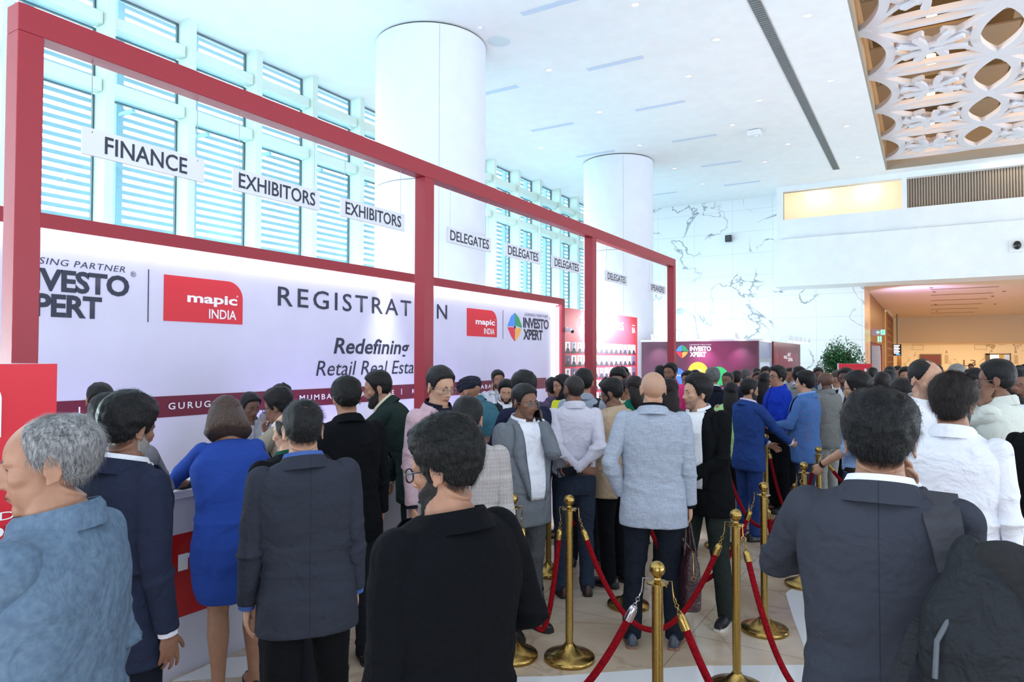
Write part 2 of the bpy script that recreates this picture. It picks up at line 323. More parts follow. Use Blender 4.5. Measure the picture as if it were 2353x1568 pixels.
# tan acoustic panels, slots and amber lamps above the lattice
pan = tag(empty('coffer_panel_set', (0, 0, CZ+.9)), 'tan acoustic panels hung above the white lattice', 'ceiling panels')
for i in range(0, 5):
    mb = MB()
    for j in range(0, 9):
        x, y = lnode(i, j); mb.box((x-.45, y+.35, 0), (x+.45, y+LPY-.35, .04)); mb.box((x+.3, y-.2, 0), (x+LPX-.3, y+.2, .04))
    mb.build('acoustic_panel', tan_panel, pan)
amb = mat('amber_lamp', (255, 190, 90), .5, emit=25.)
for i in range(0, 3):
    for j in range(4, 9):
        x, y = lnode(i, j); x += LPX/2; y += LPY/2
        o = MB().lathe([(.06, 0), (.06, .03), (.09, .03), (.09, .24)], n=14).build('recessed_lamp', [amb], None, True); o.location = (x, y, CZ+.62)
        tag(o, 'small warm recessed lamp glowing behind the ceiling lattice', 'ceiling lamp', 'lamps behind the ceiling lattice')
        if i < 2:
            L = bpy.data.lights.new('amber_light', 'POINT'); L.energy = 3; L.color = (1, .50, .12); L.shadow_soft_size = .1
            lo = bpy.data.objects.new('amber_light', L); COL.objects.link(lo); lo.location = (x-.25, y+.4, CZ+.9)
# ceiling fittings
slot_m = mat('slot_diffuser', (196, 210, 232), .5); vent_m = mat('vent_grey', (132, 140, 142), .5)
mb = MB().box((-2.53, 4, CZ-.012), (-2.34, 23.93, CZ-.002)); o = mb.build('linear_air_grille', vent_m)
g2 = MB()
for k in range(249): y = 4.02+k*.08; g2.box((-2.52, y, CZ-.018), (-2.35, y+.03, CZ-.012))
g2.build('grille_fins', mat('vent_fin', (90, 96, 98), .5), o)
tag(o, 'long narrow grey perforated grille running along the white ceiling', 'air grille')
SL = [(-5.4, 4.8), (-5.4, 7.5), (-5.4, 10.29), (-5.4, 13.0), (-5.4, 15.75), (-5.4, 18.56), (-5.4, 21.45), (-5.4, 24.2), (-8.3, 7.5), (-8.3, 10.3), (-8.3, 13.0), (-8.3, 15.78), (-8.3, 18.5), (-8.3, 21.4), (-8.3, 24.28)]
for k, (x, y) in enumerate(SL):
    fr = MB().box((-.6, -.07, -.008), (.6, .07, -.002)).build('ceiling_slot', slot_m); fr.location = (x, y, CZ)
    MB().box((-.62, -.085, -.004), (.62, .085, -.0015)).build('slot_frame', white_pl, fr)
    tag(fr, 'narrow pale rectangular air slot set flush in the white ceiling', 'ceiling slot', 'flush slots in the white ceiling')
rnd = random.Random(4)
DL = [(-3.4, 6.2), (-3.4, 8.6), (-4.2, 11.0), (-3.35, 13.0), (-4.3, 14.4), (-3.3, 16.6), (-4.25, 18.0), (-3.3, 20.4), (-4.2, 21.9), (-6.9, 8.9), (-6.7, 12.6), (-6.8, 15.4), (-6.9, 18.4), (-6.8, 21.2), (-6.6, 23.6), (-9.6, 14.4), (-9.4, 17.2), (-1.75, 12.9), (-1.75, 16.2), (-1.75, 19.6), (-1.75, 22.8)]
for k, (x, y) in enumerate(DL):
    ring = MB().lathe([(.055, -.002), (.075, -.012), (.085, -.002)], n=18, caps=False).build('ceiling_downlight', white_pl, None, True); ring.location = (x, y, CZ)
    MB().lathe([(.056, -.004), (.056, -.001)], n=14).build('lamp_face', mat('downlight_face', (250, 225, 205), .5, emit=.8), ring)
    tag(ring, 'small round recessed downlight in the white ceiling', 'downlight', 'small round downlights in the white ceiling')
o = MB().lathe([(.2, -.012), (.21, -.004), (.22, -.002)], n=28).build('ceiling_speaker', mat('speaker_grille', (206, 222, 228), .7)); o.location = (-6.9, 10.97, CZ); tag(o, 'large round flush speaker disc in the ceiling right of the big near column', 'ceiling speaker')
o = MB().lathe([(.03, -.05), (.05, -.03), (.055, -.002)], n=18).build('smoke_detector', white_pl, None, True); o.location = (-6.9, 10.31, CZ); tag(o, 'small round smoke detector on the ceiling beside the big near column', 'smoke detector')
o = MB().box((-.16, -.11, -.16), (.16, .11, -.02)).lathe([(.045, 0), (.045, .03)], (0.05, .0, -.19), 14).build('ceiling_projector', white_pl); o.location = (-3.85, 18.7, CZ); tag(o, 'small white boxy projector mounted under the ceiling near the long grille', 'projector')
# ------------------------------------------------------------------ columns
colm = mat('column_white', (226, 232, 244), .5, kind='plain')
for k, (x, y) in enumerate(((-8.15, 10.5), (-8.1, 19.75))):
    o = MB().lathe([(1.05, 0), (1.05, 4.97)], n=96).build('column', colm, None, 30); o.location = (x, y, 0)
    MB().lathe([(1.05, 4.985), (1.05, CZ-.03)], n=96).build('upper_shaft', colm, o, 30)
    MB().lathe([(1.035, 4.96), (1.035, 4.99)], n=64).build('joint_ring', grey_metal, o, 30)
    MB().lathe([(1.03, CZ-.035), (1.03, CZ-.001)], n=64).build('shadow_gap', mat('dark_gap', (70, 76, 76), .8), o, 30)
    a = math.atan2(-y, -x)+.14; s_ = MB(); cx_, cy_ = 1.0505*math.cos(a), 1.0505*math.sin(a)
    s_.tube([(cx_, cy_, .05), (cx_, cy_, CZ-.05)], .004, 5); s_.build('panel_seam', mat('seam_grey', (170, 176, 186), .7), o)
    tag(o, ('huge round white column rising behind the registration backdrop', 'smaller looking round white column farther back beside the portrait wall')[k], 'column')
# ------------------------------------------------------------------ glass facade
fac = struct(empty('window_1', (-11.3, 10, 0)))
mull = mat('mullion_paint', (206, 222, 212), .5); dark_fr = mat('dark_gasket', (70, 92, 100), .4)
def rel(mb, c0): mb.v = [(x-c0[0], y-c0[1], z-c0[2]) for x, y, z in mb.v]; return mb
fo = (-11.3, 10, 0)
ys = [6.05+1.43*k for k in range(-6, 15)]
for y in ys:
    rel(MB().box((-11.5, y-.07, 0), (-11.12, y+.07, CZ)), fo).build('mullion', mull, fac)
glassm = bpy.data.materials.new('clear_glass'); glassm.use_nodes = True; nt = glassm.node_tree
for n_ in list(nt.nodes):
    if n_.type == 'BSDF_PRINCIPLED': nt.nodes.remove(n_)
tr = nt.nodes.new('ShaderNodeBsdfTransparent'); tr.inputs[0].default_value = (.92, .98, .98, 1); gl = nt.nodes.new('ShaderNodeBsdfGlossy'); gl.inputs['Roughness'].default_value = .02
mx = nt.nodes.new('ShaderNodeMixShader'); mx.inputs[0].default_value = .06; nt.links.new(tr.outputs[0], mx.inputs[1]); nt.links.new(gl.outputs[0], mx.inputs[2])
nt.links.new(mx.outputs[0], [n_ for n_ in nt.nodes if n_.type == 'OUTPUT_MATERIAL'][0].inputs[0])
for a, b in zip(ys[:-1], ys[1:]):
    t = MB()
    for z in (7.22, 6.14, 1.05): t.box((-11.42, a+.071, z-.10), (-11.20, b-.073, z+.10))
    rel(t, fo).build('transom', mull, fac, bevel=.02)
    g = MB()
    for z0, z1 in ((0.02, .94), (1.16, 6.03), (6.25, 7.11), (7.33, CZ-.02)):
        for q in ((a+.07, a+.095), (b-.095, b-.07)): g.box((-11.49, q[0], z0), (-11.44, q[1], z1))
        g.box((-11.49, a+.095, z0), (-11.44, b-.095, z0+.025)); g.box((-11.49, a+.095, z1-.025), (-11.44, b-.095, z1))
    rel(g, fo).build('pane_gasket', dark_fr, fac)
    p = MB().box((-11.475, a+.08, .02), (-11.465, b-.08, CZ-.02)); rel(p, fo).build('glass_pane', glassm, fac)
lou = MB(); louvm = mat('louvre_blue_grey', (156, 188, 202), .6)
for k in range(58): z = .2+k*.145; lou.box((-12.32, -3, z), (-12.20, 27, z+.068))
rel(lou, fo).build('louvre_screen', louvm, fac)
lp = MB()
for y in ys: lp.box((-12.18, y+.62, 0), (-12.05, y+.74, 8.4)); lp.box((-12.05, y+.64, 6.0), (-11.6, y+.69, 6.06))
rel(lp, fo).build('louvre_posts', mat('post_blue', (150, 190, 208), .6), fac)
# ------------------------------------------------------------------ back walls
b_ = MB(); b_.box((-11.6, 26.6, 0), (-1.88, 26.8, CZ)); struct(b_.build('wall_back', marble))
mz = MB(); mz.box((-4.5, 25.42, 5.93), (13, 25.55, 6.64)); mz.box((-4.5, 25.42, 7.62), (13, 25.55, CZ)); mz.box((-4.5, 25.42, 6.64), (-4.3, 25.55, 7.62)); mz.box((-.68, 25.42, 6.64), (-.54, 25.55, 7.62)); mz.box((-4.5, 25.55, 5.93), (-4.44, 26.6, CZ))
struct(mz.build('wall_mezzanine', white_paint))
struct(MB().box((-4.56, 25.25, 4.29), (13, 25.6, 5.93)).box((-4.56, 25.6, 4.29), (13, 26.6, 4.45)).build('trim_4', white_paint))
backp = mat('mezzanine_backing', (214, 170, 110), .8)
o = MB().box((-4.4, 26.3, 6.5), (-.6, 26.35, 7.75)).build('lit_wall_panel', mat('cream_panel', (250, 226, 188), .7, emit=.22)); tag(o, 'glowing cream fluted panel in the left opening of the mezzanine', 'wall panel')
for x in (-3.3, -1.7): area('panel_washer', (x, 25.9, 7.7), (.5, .1), 4, (1, .87, .68), (0, .5, -1))
o = empty('fluted_screen', (3.2, 25.62, 7.13)); tag(o, 'grey brown fluted vertical slat screen in the right opening of the mezzanine', 'screen')
MB().box((-3.74, .03, -.49), (9, .05, .49)).build('screen_backing', mat('screen_grey', (120, 108, 96), .8), o)
f_ = MB()
for k in range(110): x = -3.72+k*.075; f_.box((x, 0, -.485), (x+.045, .03, .485))
f_.build('slats', mat('slat_taupe', (158, 144, 130), .7), o); f_ = MB()
area('screen_washer', (2.4, 25.2, 7.72), (1.6, .06), 4, (1, .85, .62), (0, .3, -1))
struct(MB().box((-11.6, 26.8, 7.7), (13, 27.0, 7.9)).build('trim_5', white_paint))
# marble reveal and corridor
struct(MB().box((-2.1, 26.8, 0), (-1.88, 29.4, 4.3)).build('wall_corridor_reveal', mat('reveal_tan', (214, 176, 140), .3, kind='marble_wall', vein=(150, 110, 80))))
woodm = mat('walnut_wood', (150, 98, 58), .4, kind='wood')
struct(MB().box((-2.1, 29.4, 2.46), (-1.88, 40, 4.3)).box((-2.1, 36.8, 0), (-1.88, 40, 2.46)).build('wall_corridor_wood', woodm))
dr = struct(empty('door_1', (-1.9, 31.2, 0)))
MB().box((-.2, -1.75, 0), (.03, -1.35, 2.46)).build('door_frame', mat('dark_brown', (42, 22, 20), .5), dr)
MB().box((-.1, -1.35, 0), (.32, -1.28, 2.3)).build('door_leaf', mat('pale_door', (196, 198, 206), .4), dr)
for k in range(4): MB().box((-.02, -.8+k*1.4, 0), (.02, .3+k*1.4, 2.2)).build('lit_panel', mat('pink_lit_panel', (226, 176, 222), .4, emit=.9), dr)
MB().box((-.15, -1.2, 0), (-.05, 5.6, 2.46)).build('side_lining', mat('maroon_lining', (130, 50, 60), .5), dr)
scn = tag(empty('lattice_screen', (-1.84, 43.8, 0)), 'tall brown pierced screen of small squares lining the corridor', 'screen')
ls = MB()
for k in range(15): y = -3.4+k*.5; ls.box((-.03, y-.07, 0), (.03, y+.07, 4.25))
for k in range(12): z = .2+k*.36; ls.box((-.031, -3.5, z-.05), (.031, 3.7, z+.05))
ls.build('pierced_panel', mat('screen_brown', (128, 84, 48), .5), scn); MB().box((-.10, -3.5, 0), (-.04, 3.7, 4.25)).build('glowing_back', mat('screen_back', (214, 160, 90), .7, emit=.25), scn)
struct(MB().box((-1.9, 26.6, 4.3), (14, 48, 4.4)).build('ceiling_corridor', mat('corridor_plaster', (224, 208, 188), .8)))
struct(MB().box((-3, 48, 2.75), (14, 48.2, 4.6)).build('trim_6', mat('corridor_plaster2', (210, 190, 160), .8)))
struct(MB().box((-3, 48.2, 2.75), (14, 54, 2.85)).build('ceiling_lobby', mat('corridor_plaster', (224, 208, 188), .8)))
struct(MB().box((-3.5, 54, 0), (14, 54.2, 3)).build('wall_lobby', warm_marble))
struct(MB().box((-3.5, 47.3, 0), (-1.95, 54, 4.3)).build('wall_lobby_side', warm_marble))
cs = mat('dark_slot', (104, 74, 50), .6)
for k, (x, y) in enumerate([(1.3, 29), (1.3, 31.6), (1.3, 34.5), (1.3, 37.5), (1.3, 40.6), (1.3, 44)]):
    o = MB().box((-1.0, -.045, -.012), (1.0, .045, -.002)).build('corridor_slot', cs); o.location = (x-.2, y, 4.3)
    tag(o, 'thin dark slot in the warm corridor ceiling', 'ceiling slot', 'dark slots in the corridor ceiling')
for k, (x, y) in enumerate([(.1, 28.2), (.2, 30.0), (2.4, 31), (2.2, 33.2), (.3, 37), (2.6, 38), (.4, 42), (2.9, 28.6)]):
    o = MB().lathe([(.03, -.03), (.06, -.012), (.065, -.002)], n=12).build('corridor_downlight', mat('dark_fitting', (120, 96, 74), .5)); o.location = (x, y, 4.3)
    tag(o, 'tiny round fitting in the warm corridor ceiling', 'downlight', 'tiny round fittings in the corridor ceiling')
o = MB().lathe([(.02, -.16), (.08, -.13), (.09, -.06), (.05, -.002)], (0, 0, 0), 16).lathe([(.02, -.16), (.08, -.13), (.09, -.06), (.05, -.002)], (.22, .25, 0), 16).build('dome_camera_pair', black_pl, None, True); o.location = (3.55, 34.5, 4.3); tag(o, 'pair of black dome cameras under the corridor ceiling', 'camera')
# exit sign
ex = tag(empty('exit_sign', (-1.62, 30, 2.82)), 'green lit exit sign with an arrow projecting from the corridor wall', 'exit sign')
MB().box((-.26, 0, -.12), (.22, .03, .12)).build('sign_board', mat('frosted_sign', (190, 170, 190), .4), ex)
gr = mat('exit_green', (110, 255, 170), .5, emit=1.6); m_ = MB()
m_.prism([(-.10, 0), (-.04, .06), (-.04, .02), (.02, .02), (.02, -.02), (-.04, -.02), (-.04, -.06)], (0, -.006, 0), (1, 0, 0), (0, 0, 1), (0, 1, 0), .004); m_.build('arrow', gr, ex)
m_ = MB().box((.06, -.006, -.085), (.2, -.002, .085)).build('running_man_pictogram', gr, ex)
m_ = MB(); gd = mat('exit_dark_green', (20, 90, 50), .5); m_.ell((.14, -.008, .045), (.014, .004, .014), 8); m_.tube([(.14, -.009, .03), (.125, -.009, -.01), (.15, -.009, -.03), (.14, -.009, -.07)], .009, 6); m_.tube([(.128, -.009, -.01), (.10, -.009, -.04)], .009, 6); m_.tube([(.10, -.009, .015), (.14, -.009, .02), (.17, -.009, 0)], .007, 6); m_.build('running_figure', gd, ex)
o = MB().box((-.07, 0, -.11), (-.02, .02, .11)).box((.01, 0, -.11), (.06, .02, .11)).build('green_light_bars', gr); o.location = (-1.60, 30, 2.56); tag(o, 'two short green light bars below the exit sign', 'light')
# lobby wall details
dk = mat('bronze_line', (120, 92, 60), .5)
L3 = text('L3', 'floor_letters', mat('floor_letter', (110, 84, 60), .5), (1.93, 1.33, 2.62, 1.75), FY, 53.99); tag(L3, 'thin bronze L3 floor letters on the lobby marble', 'lettering')
for nm, x in (('A', .95), ('B', 3.42+1.25)):
    o = text(nm, 'lift_letter', dk, (x, 2.18, x+.12, 2.38), FY, 53.99); tag(o, 'small bronze letter %s on the lobby marble above a lift button plate' % nm, 'lettering')
    o = MB().box((x-.02, 53.96, 1.5), (x+.16, 53.99, 2.06)).box((x+.02, 53.95, 1.52), (x+.12, 53.96, 1.62)).build('lift_button_plate', mat('plate', (190, 170, 140), .4)); tag(o, 'upright lift button plate under the letter %s' % nm, 'button plate')
e1 = tag(empty('lift_doorway', (.1, 53.9, 0)), 'dark patterned lift doorway left of the L3 letters', 'lift doorway')
MB().box((-.62, 0, 0), (.62, .09, 2.12)).build('door_frame', mat('bronze_frame', (96, 78, 60), .4, .4), e1); MB().box((-.52, -.02, 0), (.52, 0, 2.05)).build('door_panel', mat('patterned_red', (110, 52, 46), .35, .3, kind='plain', ns=40), e1)
e2 = tag(empty('open_lift_doorway', (3.85, 53.9, 0)), 'open lift doorway with bright silvery interior right of the L3 letters', 'lift doorway')
MB().box((-.72, 0, 0), (-.48, .09, 2.15)).box((.55, 0, 0), (.62, .09, 2.15)).box((-.72, 0, 2.08), (.62, .09, 2.15)).build('door_frame', mat('bronze_frame', (96, 78, 60), .4, .4), e2)
MB().box((-.48, .01, 0), (.0, .03, 2.08)).build('lift_wall', mat('lift_bright', (214, 226, 230), .3, emit=.5), e2); MB().box((.0, .012, 0), (.25, .035, 2.08)).build('lift_side', mat('lift_yellow', (196, 160, 70), .4), e2); MB().box((.25, .011, 0), (.55, .034, 2.08)).build('lift_mirror', mat('lift_silver', (170, 180, 196), .25, .4, kind='plain', ns=20), e2)
for x in (-.95, 2.55):
    q = MB()
    for a, b in (((x, 2.42), (x+.66, 2.435)), ((x, 2.72), (x+.66, 2.735)), ((x, 2.42), (x+.012, 2.735)), ((x+.65, 2.42), (x+.662, 2.735))): q.box((a[0], 53.98, a[1]), (b[0], 53.995, b[1]))
    tag(q.build('engraved_panel_outline', dk), 'thin rectangular outline on the lobby marble %s' % ('left of the dark lift doorway' if x < 0 else 'above the L3 letters'), 'wall outline')
o = MB().box((-.95, 53.9, 1.56), (0.1, 53.95, 1.62)).build('red_barrier_rail', mat('rail_red', (190, 40, 44), .5)); tag(o, 'thin red rail in the far lobby', 'rail')
o = MB().box((-1.75, 50.9, 0), (-1.5, 51.0, 2.2)).build('lobby_pilaster', mat('dark_tan', (110, 78, 46), .5)); tag(o, 'narrow dark pilaster in the far lobby beside the pierced screen', 'pilaster')
dsn = tag(empty('information_screen', (-1.45, 44, 2.3)), 'black hanging information screen with white rows in the far corridor', 'screen')
MB().box((-.25, 0, -.32), (.16, .05, .32)).build('screen_case', black_pl, dsn); MB().tube([(-.04, .025, .32), (-.04, .025, 1.999)], .02, 8).build('drop_rod', black_pl, dsn); q = MB()
for k in range(6): q.box((-.21, -.01, .22-k*.085), (.08-.05*(k % 2), -.002, .27-k*.085))
q.build('white_rows', mat('screen_white', (240, 240, 245), .5, emit=1.2), dsn); MB().box((-.1, -.01, -.29), (.1, -.002, -.22)).build('blue_block', mat('screen_blue', (60, 150, 230), .5, emit=1.), dsn)
# wall devices
o = MB().box((-.11, -.12, -.12), (.11, 0, .12)).build('wall_speaker', black_pl); o.location = (-6.43, 26.58, 6.34); MB().box((-.08, -.125, -.09), (.08, -.12, .09)).build('speaker_grille', mat('grille_dark', (60, 70, 76), .6), o); tag(o, 'small black loudspeaker high on the white marble wall', 'speaker')
o = MB().box((-.19, -.06, -.17), (.19, 0, .19)).build('bulkhead_sensor', white_pl); o.location = (2.28, 25.24, 5.15); MB().ell((0, -.1, .02), (.1, .08, .13), 14).build('dark_lens', black_pl, o); tag(o, 'white square device with black lens on the white bulkhead at right', 'sensor')
# ================================================================== REGISTRATION BACKDROP
WX = -6.2
bd = tag(empty('registration_backdrop', (WX, 7, 0)), 'long white registration backdrop with red border, logos and city name band', 'backdrop')
MB().box((-.12, -5.1, 0), (0, 4.95, 2.84)).build('printed_panel', wallw, bd)
MB().box((-.12, -5.1, 2.84), (.13, 5.08, 2.96)).box((-.12, 4.96, 0), (.13, 5.08, 2.84)).box((-.12, -5.22, 0), (.13, -5.1, 2.96)).build('red_border', red_f, bd)
MB().box((.02, -5.0, 2.825), (.07, 4.9, 2.838)).build('led_strip', mat('led_white', (235, 235, 255), .5, emit=9.), bd)
MB().box((.02, 4.945, .1), (.06, 4.958, 2.8)).build('led_strip', mat('led_white', (235, 235, 255), .5, emit=9.), bd)
MB().box((.0, -5.1, 1.235), (.003, 4.55, 1.435)).build('city_band', maroon, bd)
def wtext(s, name, m, box, **k):
    o = text(s, name, m, (box[0]-7, box[1], box[2]-7, box[3]), FX, 0, bd, **k); return o
wtext('REGISTRATION', 'registration_lettering', ink, (5.24, 2.38, 8.40, 2.60), sp=1.25, bold=.008)
wtext('Redefining', 'redefining_lettering', ink, (6.09, 1.79, 7.52, 2.05), bold=.018, shear=.2)
wtext('Retail Real Estate', 'retail_lettering', ink, (5.81, 1.585, 7.86, 1.765), shear=.2)
def investo(a0, parent_text, m, s=1.):
    parent_text('LEASING PARTNER', 'leasing_lettering', m, (a0+.05, 2.565, a0+.93, 2.62), shear=.2, sp=1.1)
    parent_text('INVESTO', 'investo_lettering', m, (a0, 2.345, a0+.97, 2.535), bold=.035, sp=.95)
    parent_text('XPERT', 'xpert_lettering', m, (a0, 2.135, a0+.73, 2.325), bold=.035, sp=.95)
    parent_text('®', 'registered_mark', m, (a0+.98, 2.535, a0+1.03, 2.585))
investo(2.60, wtext, ink); investo(10.68, wtext, ink)
def pinwheel(mk, u, v, s, parent):
    """four coloured corner shapes round a dot; mk(outline, material, name)"""
    q = s*.5
    sh = {'blue': [(-.46, .12), (0, 1.0), (0, .35), (-.22, .02), (-1., .02), (-.95, .12)], 'green': None}
    mk([(u-q*.95, v+q*.12), (u-q*.5, v+q*.75), (u-q*.02, v+q), (u-q*.02, v+q*.1), (u-q*.3, v+q*.04), (u-q, v+q*.04)], mat('logo_blue', (70, 140, 225), .5), 'logo_petal')
    mk([(u+q*.02, v+q), (u+q*.55, v+q*.68), (u+q, v+q*.08), (u+q*.9, v-q*.02), (u+q*.02, v+q*.14)], mat('logo_green', (30, 150, 95), .5), 'logo_petal')
    mk([(u-q, v-q*.04), (u-q*.12, v-q*.02), (u-q*.02, v-q*.12), (u-q*.02, v-q), (u-q*.5, v-q*.65)], mat('logo_red', (215, 45, 75), .5), 'logo_petal')
    mk([(u+q*.02, v-q), (u+q*.02, v-q*.2), (u+q*.2, v-q*.04), (u+q*.92, v-q*.1), (u+q*.55, v-q*.62)], mat('logo_amber', (228, 170, 70), .5), 'logo_petal')
    mk([(u+q*.12*math.cos(k*.785), v+q*.12*math.sin(k*.785)) for k in range(8)], ink, 'logo_dot')
def wmk(out, m, nm, dd=.002): return MB().prism([(a-7, b) for a, b in out], (dd, 0, 0), (0, 1, 0), (0, 0, 1), (1, 0, 0), .003).build(nm, m, bd)
for u in (2.30, 10.39): pinwheel(wmk, u, 2.345, .50, bd)
def rcard(u0, v0, u1, v1, r_=.18):      # one corner (upper right) rounded
    return [(u0, v0), (u1, v0), (u1, v1-r_)]+[(u1-r_+r_*math.cos(t*math.pi/16), v1-r_+r_*math.sin(t*math.pi/16)) for t in range(1, 8)]+[(u1-r_, v1), (u0, v1)]
for u0 in (3.90, 8.92):
    wmk(rcard(u0, 2.15, u0+.88, 2.59), mat('logo_card_red', (206, 30, 46), .5), 'logo_card')
    wtext('mapic', 'mapic_lettering', white_ink, (u0+.24, 2.315, u0+.81, 2.435), bold=.03, thick=.008)
    wtext('INDIA', 'india_lettering', white_ink, (u0+.48, 2.195, u0+.80, 2.290), bold=.014, thick=.008)
    wtext('°', 'mapic_mark', white_ink, (u0+.80, 2.43, u0+.82, 2.45), thick=.008)
for u in (3.745, 9.99): wmk([(u, 2.13), (u+.008, 2.13), (u+.008, 2.62), (u, 2.62)], ink, 'divider_line')
bt = [('|', 3.15), ('GURUGRAM', 3.96, 4.69), ('|', 4.82), ('MUMBAI', 5.56, 6.10), ('|', 6.35), ('BANGALORE', 6.5, 7.2), ('|', 7.35), ('KOLKATA', 7.58, 8.2), ('|', 8.4), ('HYDERABAD', 8.75, 9.75), ('|', 9.95), ('CHENNAI', 10.3, 11.1), ('|', 2.6)]
for b in bt:
    if b[0] == '|': wmk([(b[1], 1.30), (b[1]+.012, 1.30), (b[1]+.012, 1.38), (b[1], 1.38)], white_ink, 'band_divider', .005)
    else: wtext(b[0], 'city_name_lettering', white_ink, (b[1], 1.305, b[2], 1.37), bold=.012, sp=1.35, thick=.008)
o = MB().tube([(0, -.02, .02), (.10, -.06, .02)], .035, 12).ell((.13, -.075, -.01), (.04, .045, .04), 12).box((-.12, -.06, -.03), (-.0, .02, .07)).build('surveillance_camera', white_pl, None, True); o.location = (-6.05, 12.16, 2.34)
MB().ell((.145, -.085, -.02), (.036, .04, .034), 12).build('lens', black_pl, o, True); tag(o, 'small white bullet camera at the right end of the registration backdrop', 'camera')
# ------------------------------------------------------------------ red queue portal with hanging signs
pf = tag(empty('counter_portal_frame', (-3.93, 6.9, 0)), 'long red open frame of posts and top beam over the registration counters', 'frame')
MB().box((-.06, -5.25, 3.44), (.06, 5.22, 3.58)).build('top_beam', red_f, pf, bevel=.004)
for y0, y1 in ((1.65, 1.77), (4.91, 5.04), (8.53, 8.66), (12.0, 12.12)):
    MB().box((-.0605, y0-6.9, 0), (.0605, y1-6.9, 3.439)).build('post', red_f, pf, bevel=.004)
sign_m = mat('sign_board', (214, 216, 226), .5, kind='plain'); wire_m = mat('steel_wire', (150, 150, 156), .3, .8)
signs = [('FINANCE', 1.99, 2.73), ('EXHIBITORS', 2.94, 3.70), ('EXHIBITORS', 3.92, 4.69), ('DELEGATES', 5.32, 6.09), ('DELEGATES', 6.37, 7.17), ('DELEGATES', 7.46, 8.28), ('DELEGATES', 9.09, 9.93), ('SPEAKERS', 10.87, 11.73)]
lab = ['white FINANCE sign hanging nearest the first red post', 'white EXHIBITORS sign hanging next to the FINANCE sign', 'white EXHIBITORS sign hanging just left of the middle red post', 'white DELEGATES sign hanging just right of the middle red post', 'white DELEGATES sign, second after the middle red post', 'white DELEGATES sign hanging just left of the third red post', 'white DELEGATES sign hanging just right of the third red post', 'white SPEAKERS sign hanging beside the last red post']
for (s, a, b), lb in zip(signs, lab):
    e = tag(empty('hanging_sign', (-3.93, (a+b)/2, 2.985)), lb, 'sign'); h = (b-a)/2
    MB().box((-.006, -h, -.075), (.006, h, .075)).build('board', sign_m, e)
    wd = {'FINANCE': .25, 'EXHIBITORS': .335, 'DELEGATES': .34, 'SPEAKERS': .34}[s]
    t = text(s, 'sign_lettering', ink, (-wd, -.050, wd, .050), FX, .006, e, bold=.012, thick=.002)
    for q in (-1, 1):
        MB().tube([(0, q*(h-.05), .07), (0, q*(h-.05), .455)], .0022, 5).tube([(0, q*(h-.05)-.008, .06), (.008, q*(h-.05), .05), (0, q*(h-.05)+.008, .075)], .002, 5).build('wire', wire_m, e)
# counters
cnt = mat('counter_white', (196, 194, 208), .45, kind='plain'); cr = mat('counter_red', (170, 8, 14), .4)
cl = ['white registration counter with red logo panel at the woman in the blue dress', 'white registration counter just past the middle red post', 'white registration counter between third and last red posts']
for (a, b), lb in zip(((1.79, 4.89), (5.06, 8.51), (8.68, 11.98)), cl):
    e = tag(empty('registration_counter', (-3.93, (a+b)/2, 0)), lb, 'counter'); h = (b-a)/2
    MB().box((-.26, -h, .0), (.28, h, 1.0)).build('cabinet_body', cnt, e)
    MB().box((-.28, -h, 1.0), (.29, h, 1.045)).build('worktop', mat('counter_top', (222, 220, 230), .4), e, bevel=.004)
    if a < 2:
        y0 = 1.90-(a+b)/2; MB().prism(rcard(y0, .33, y0+1.55, .80), (.2805, 0, 0), (0, 1, 0), (0, 0, 1), (1, 0, 0), .003).build('logo_panel', cr, e)
        text('mapic', 'mapic_lettering', white_ink, (y0+.5, .55, y0+1.45, .72), FX, .28, e, bold=.03, thick=.008)
# black folder and papers under the woman's arm
o = MB().box((-.17, -.13, 0), (.17, .13, .035)).build('leather_folder', mat('folder_black', (22, 26, 28), .45), None, bevel=.012); o.location = (-3.84, 2.53, 1.047); o.rotation_euler = (0, 0, .1)
tag(o, 'black padded folder lying on the counter beside the woman in blue', 'folder')
o = MB().box((-.15, -.10, 0), (.15, .10, .006)).build('papers', mat('paper', (210, 204, 196), .7)); o.location = (-3.85, 2.55, 1.084); o.rotation_euler = (0, 0, .3); tag(o, 'loose papers on top of the black folder', 'papers')
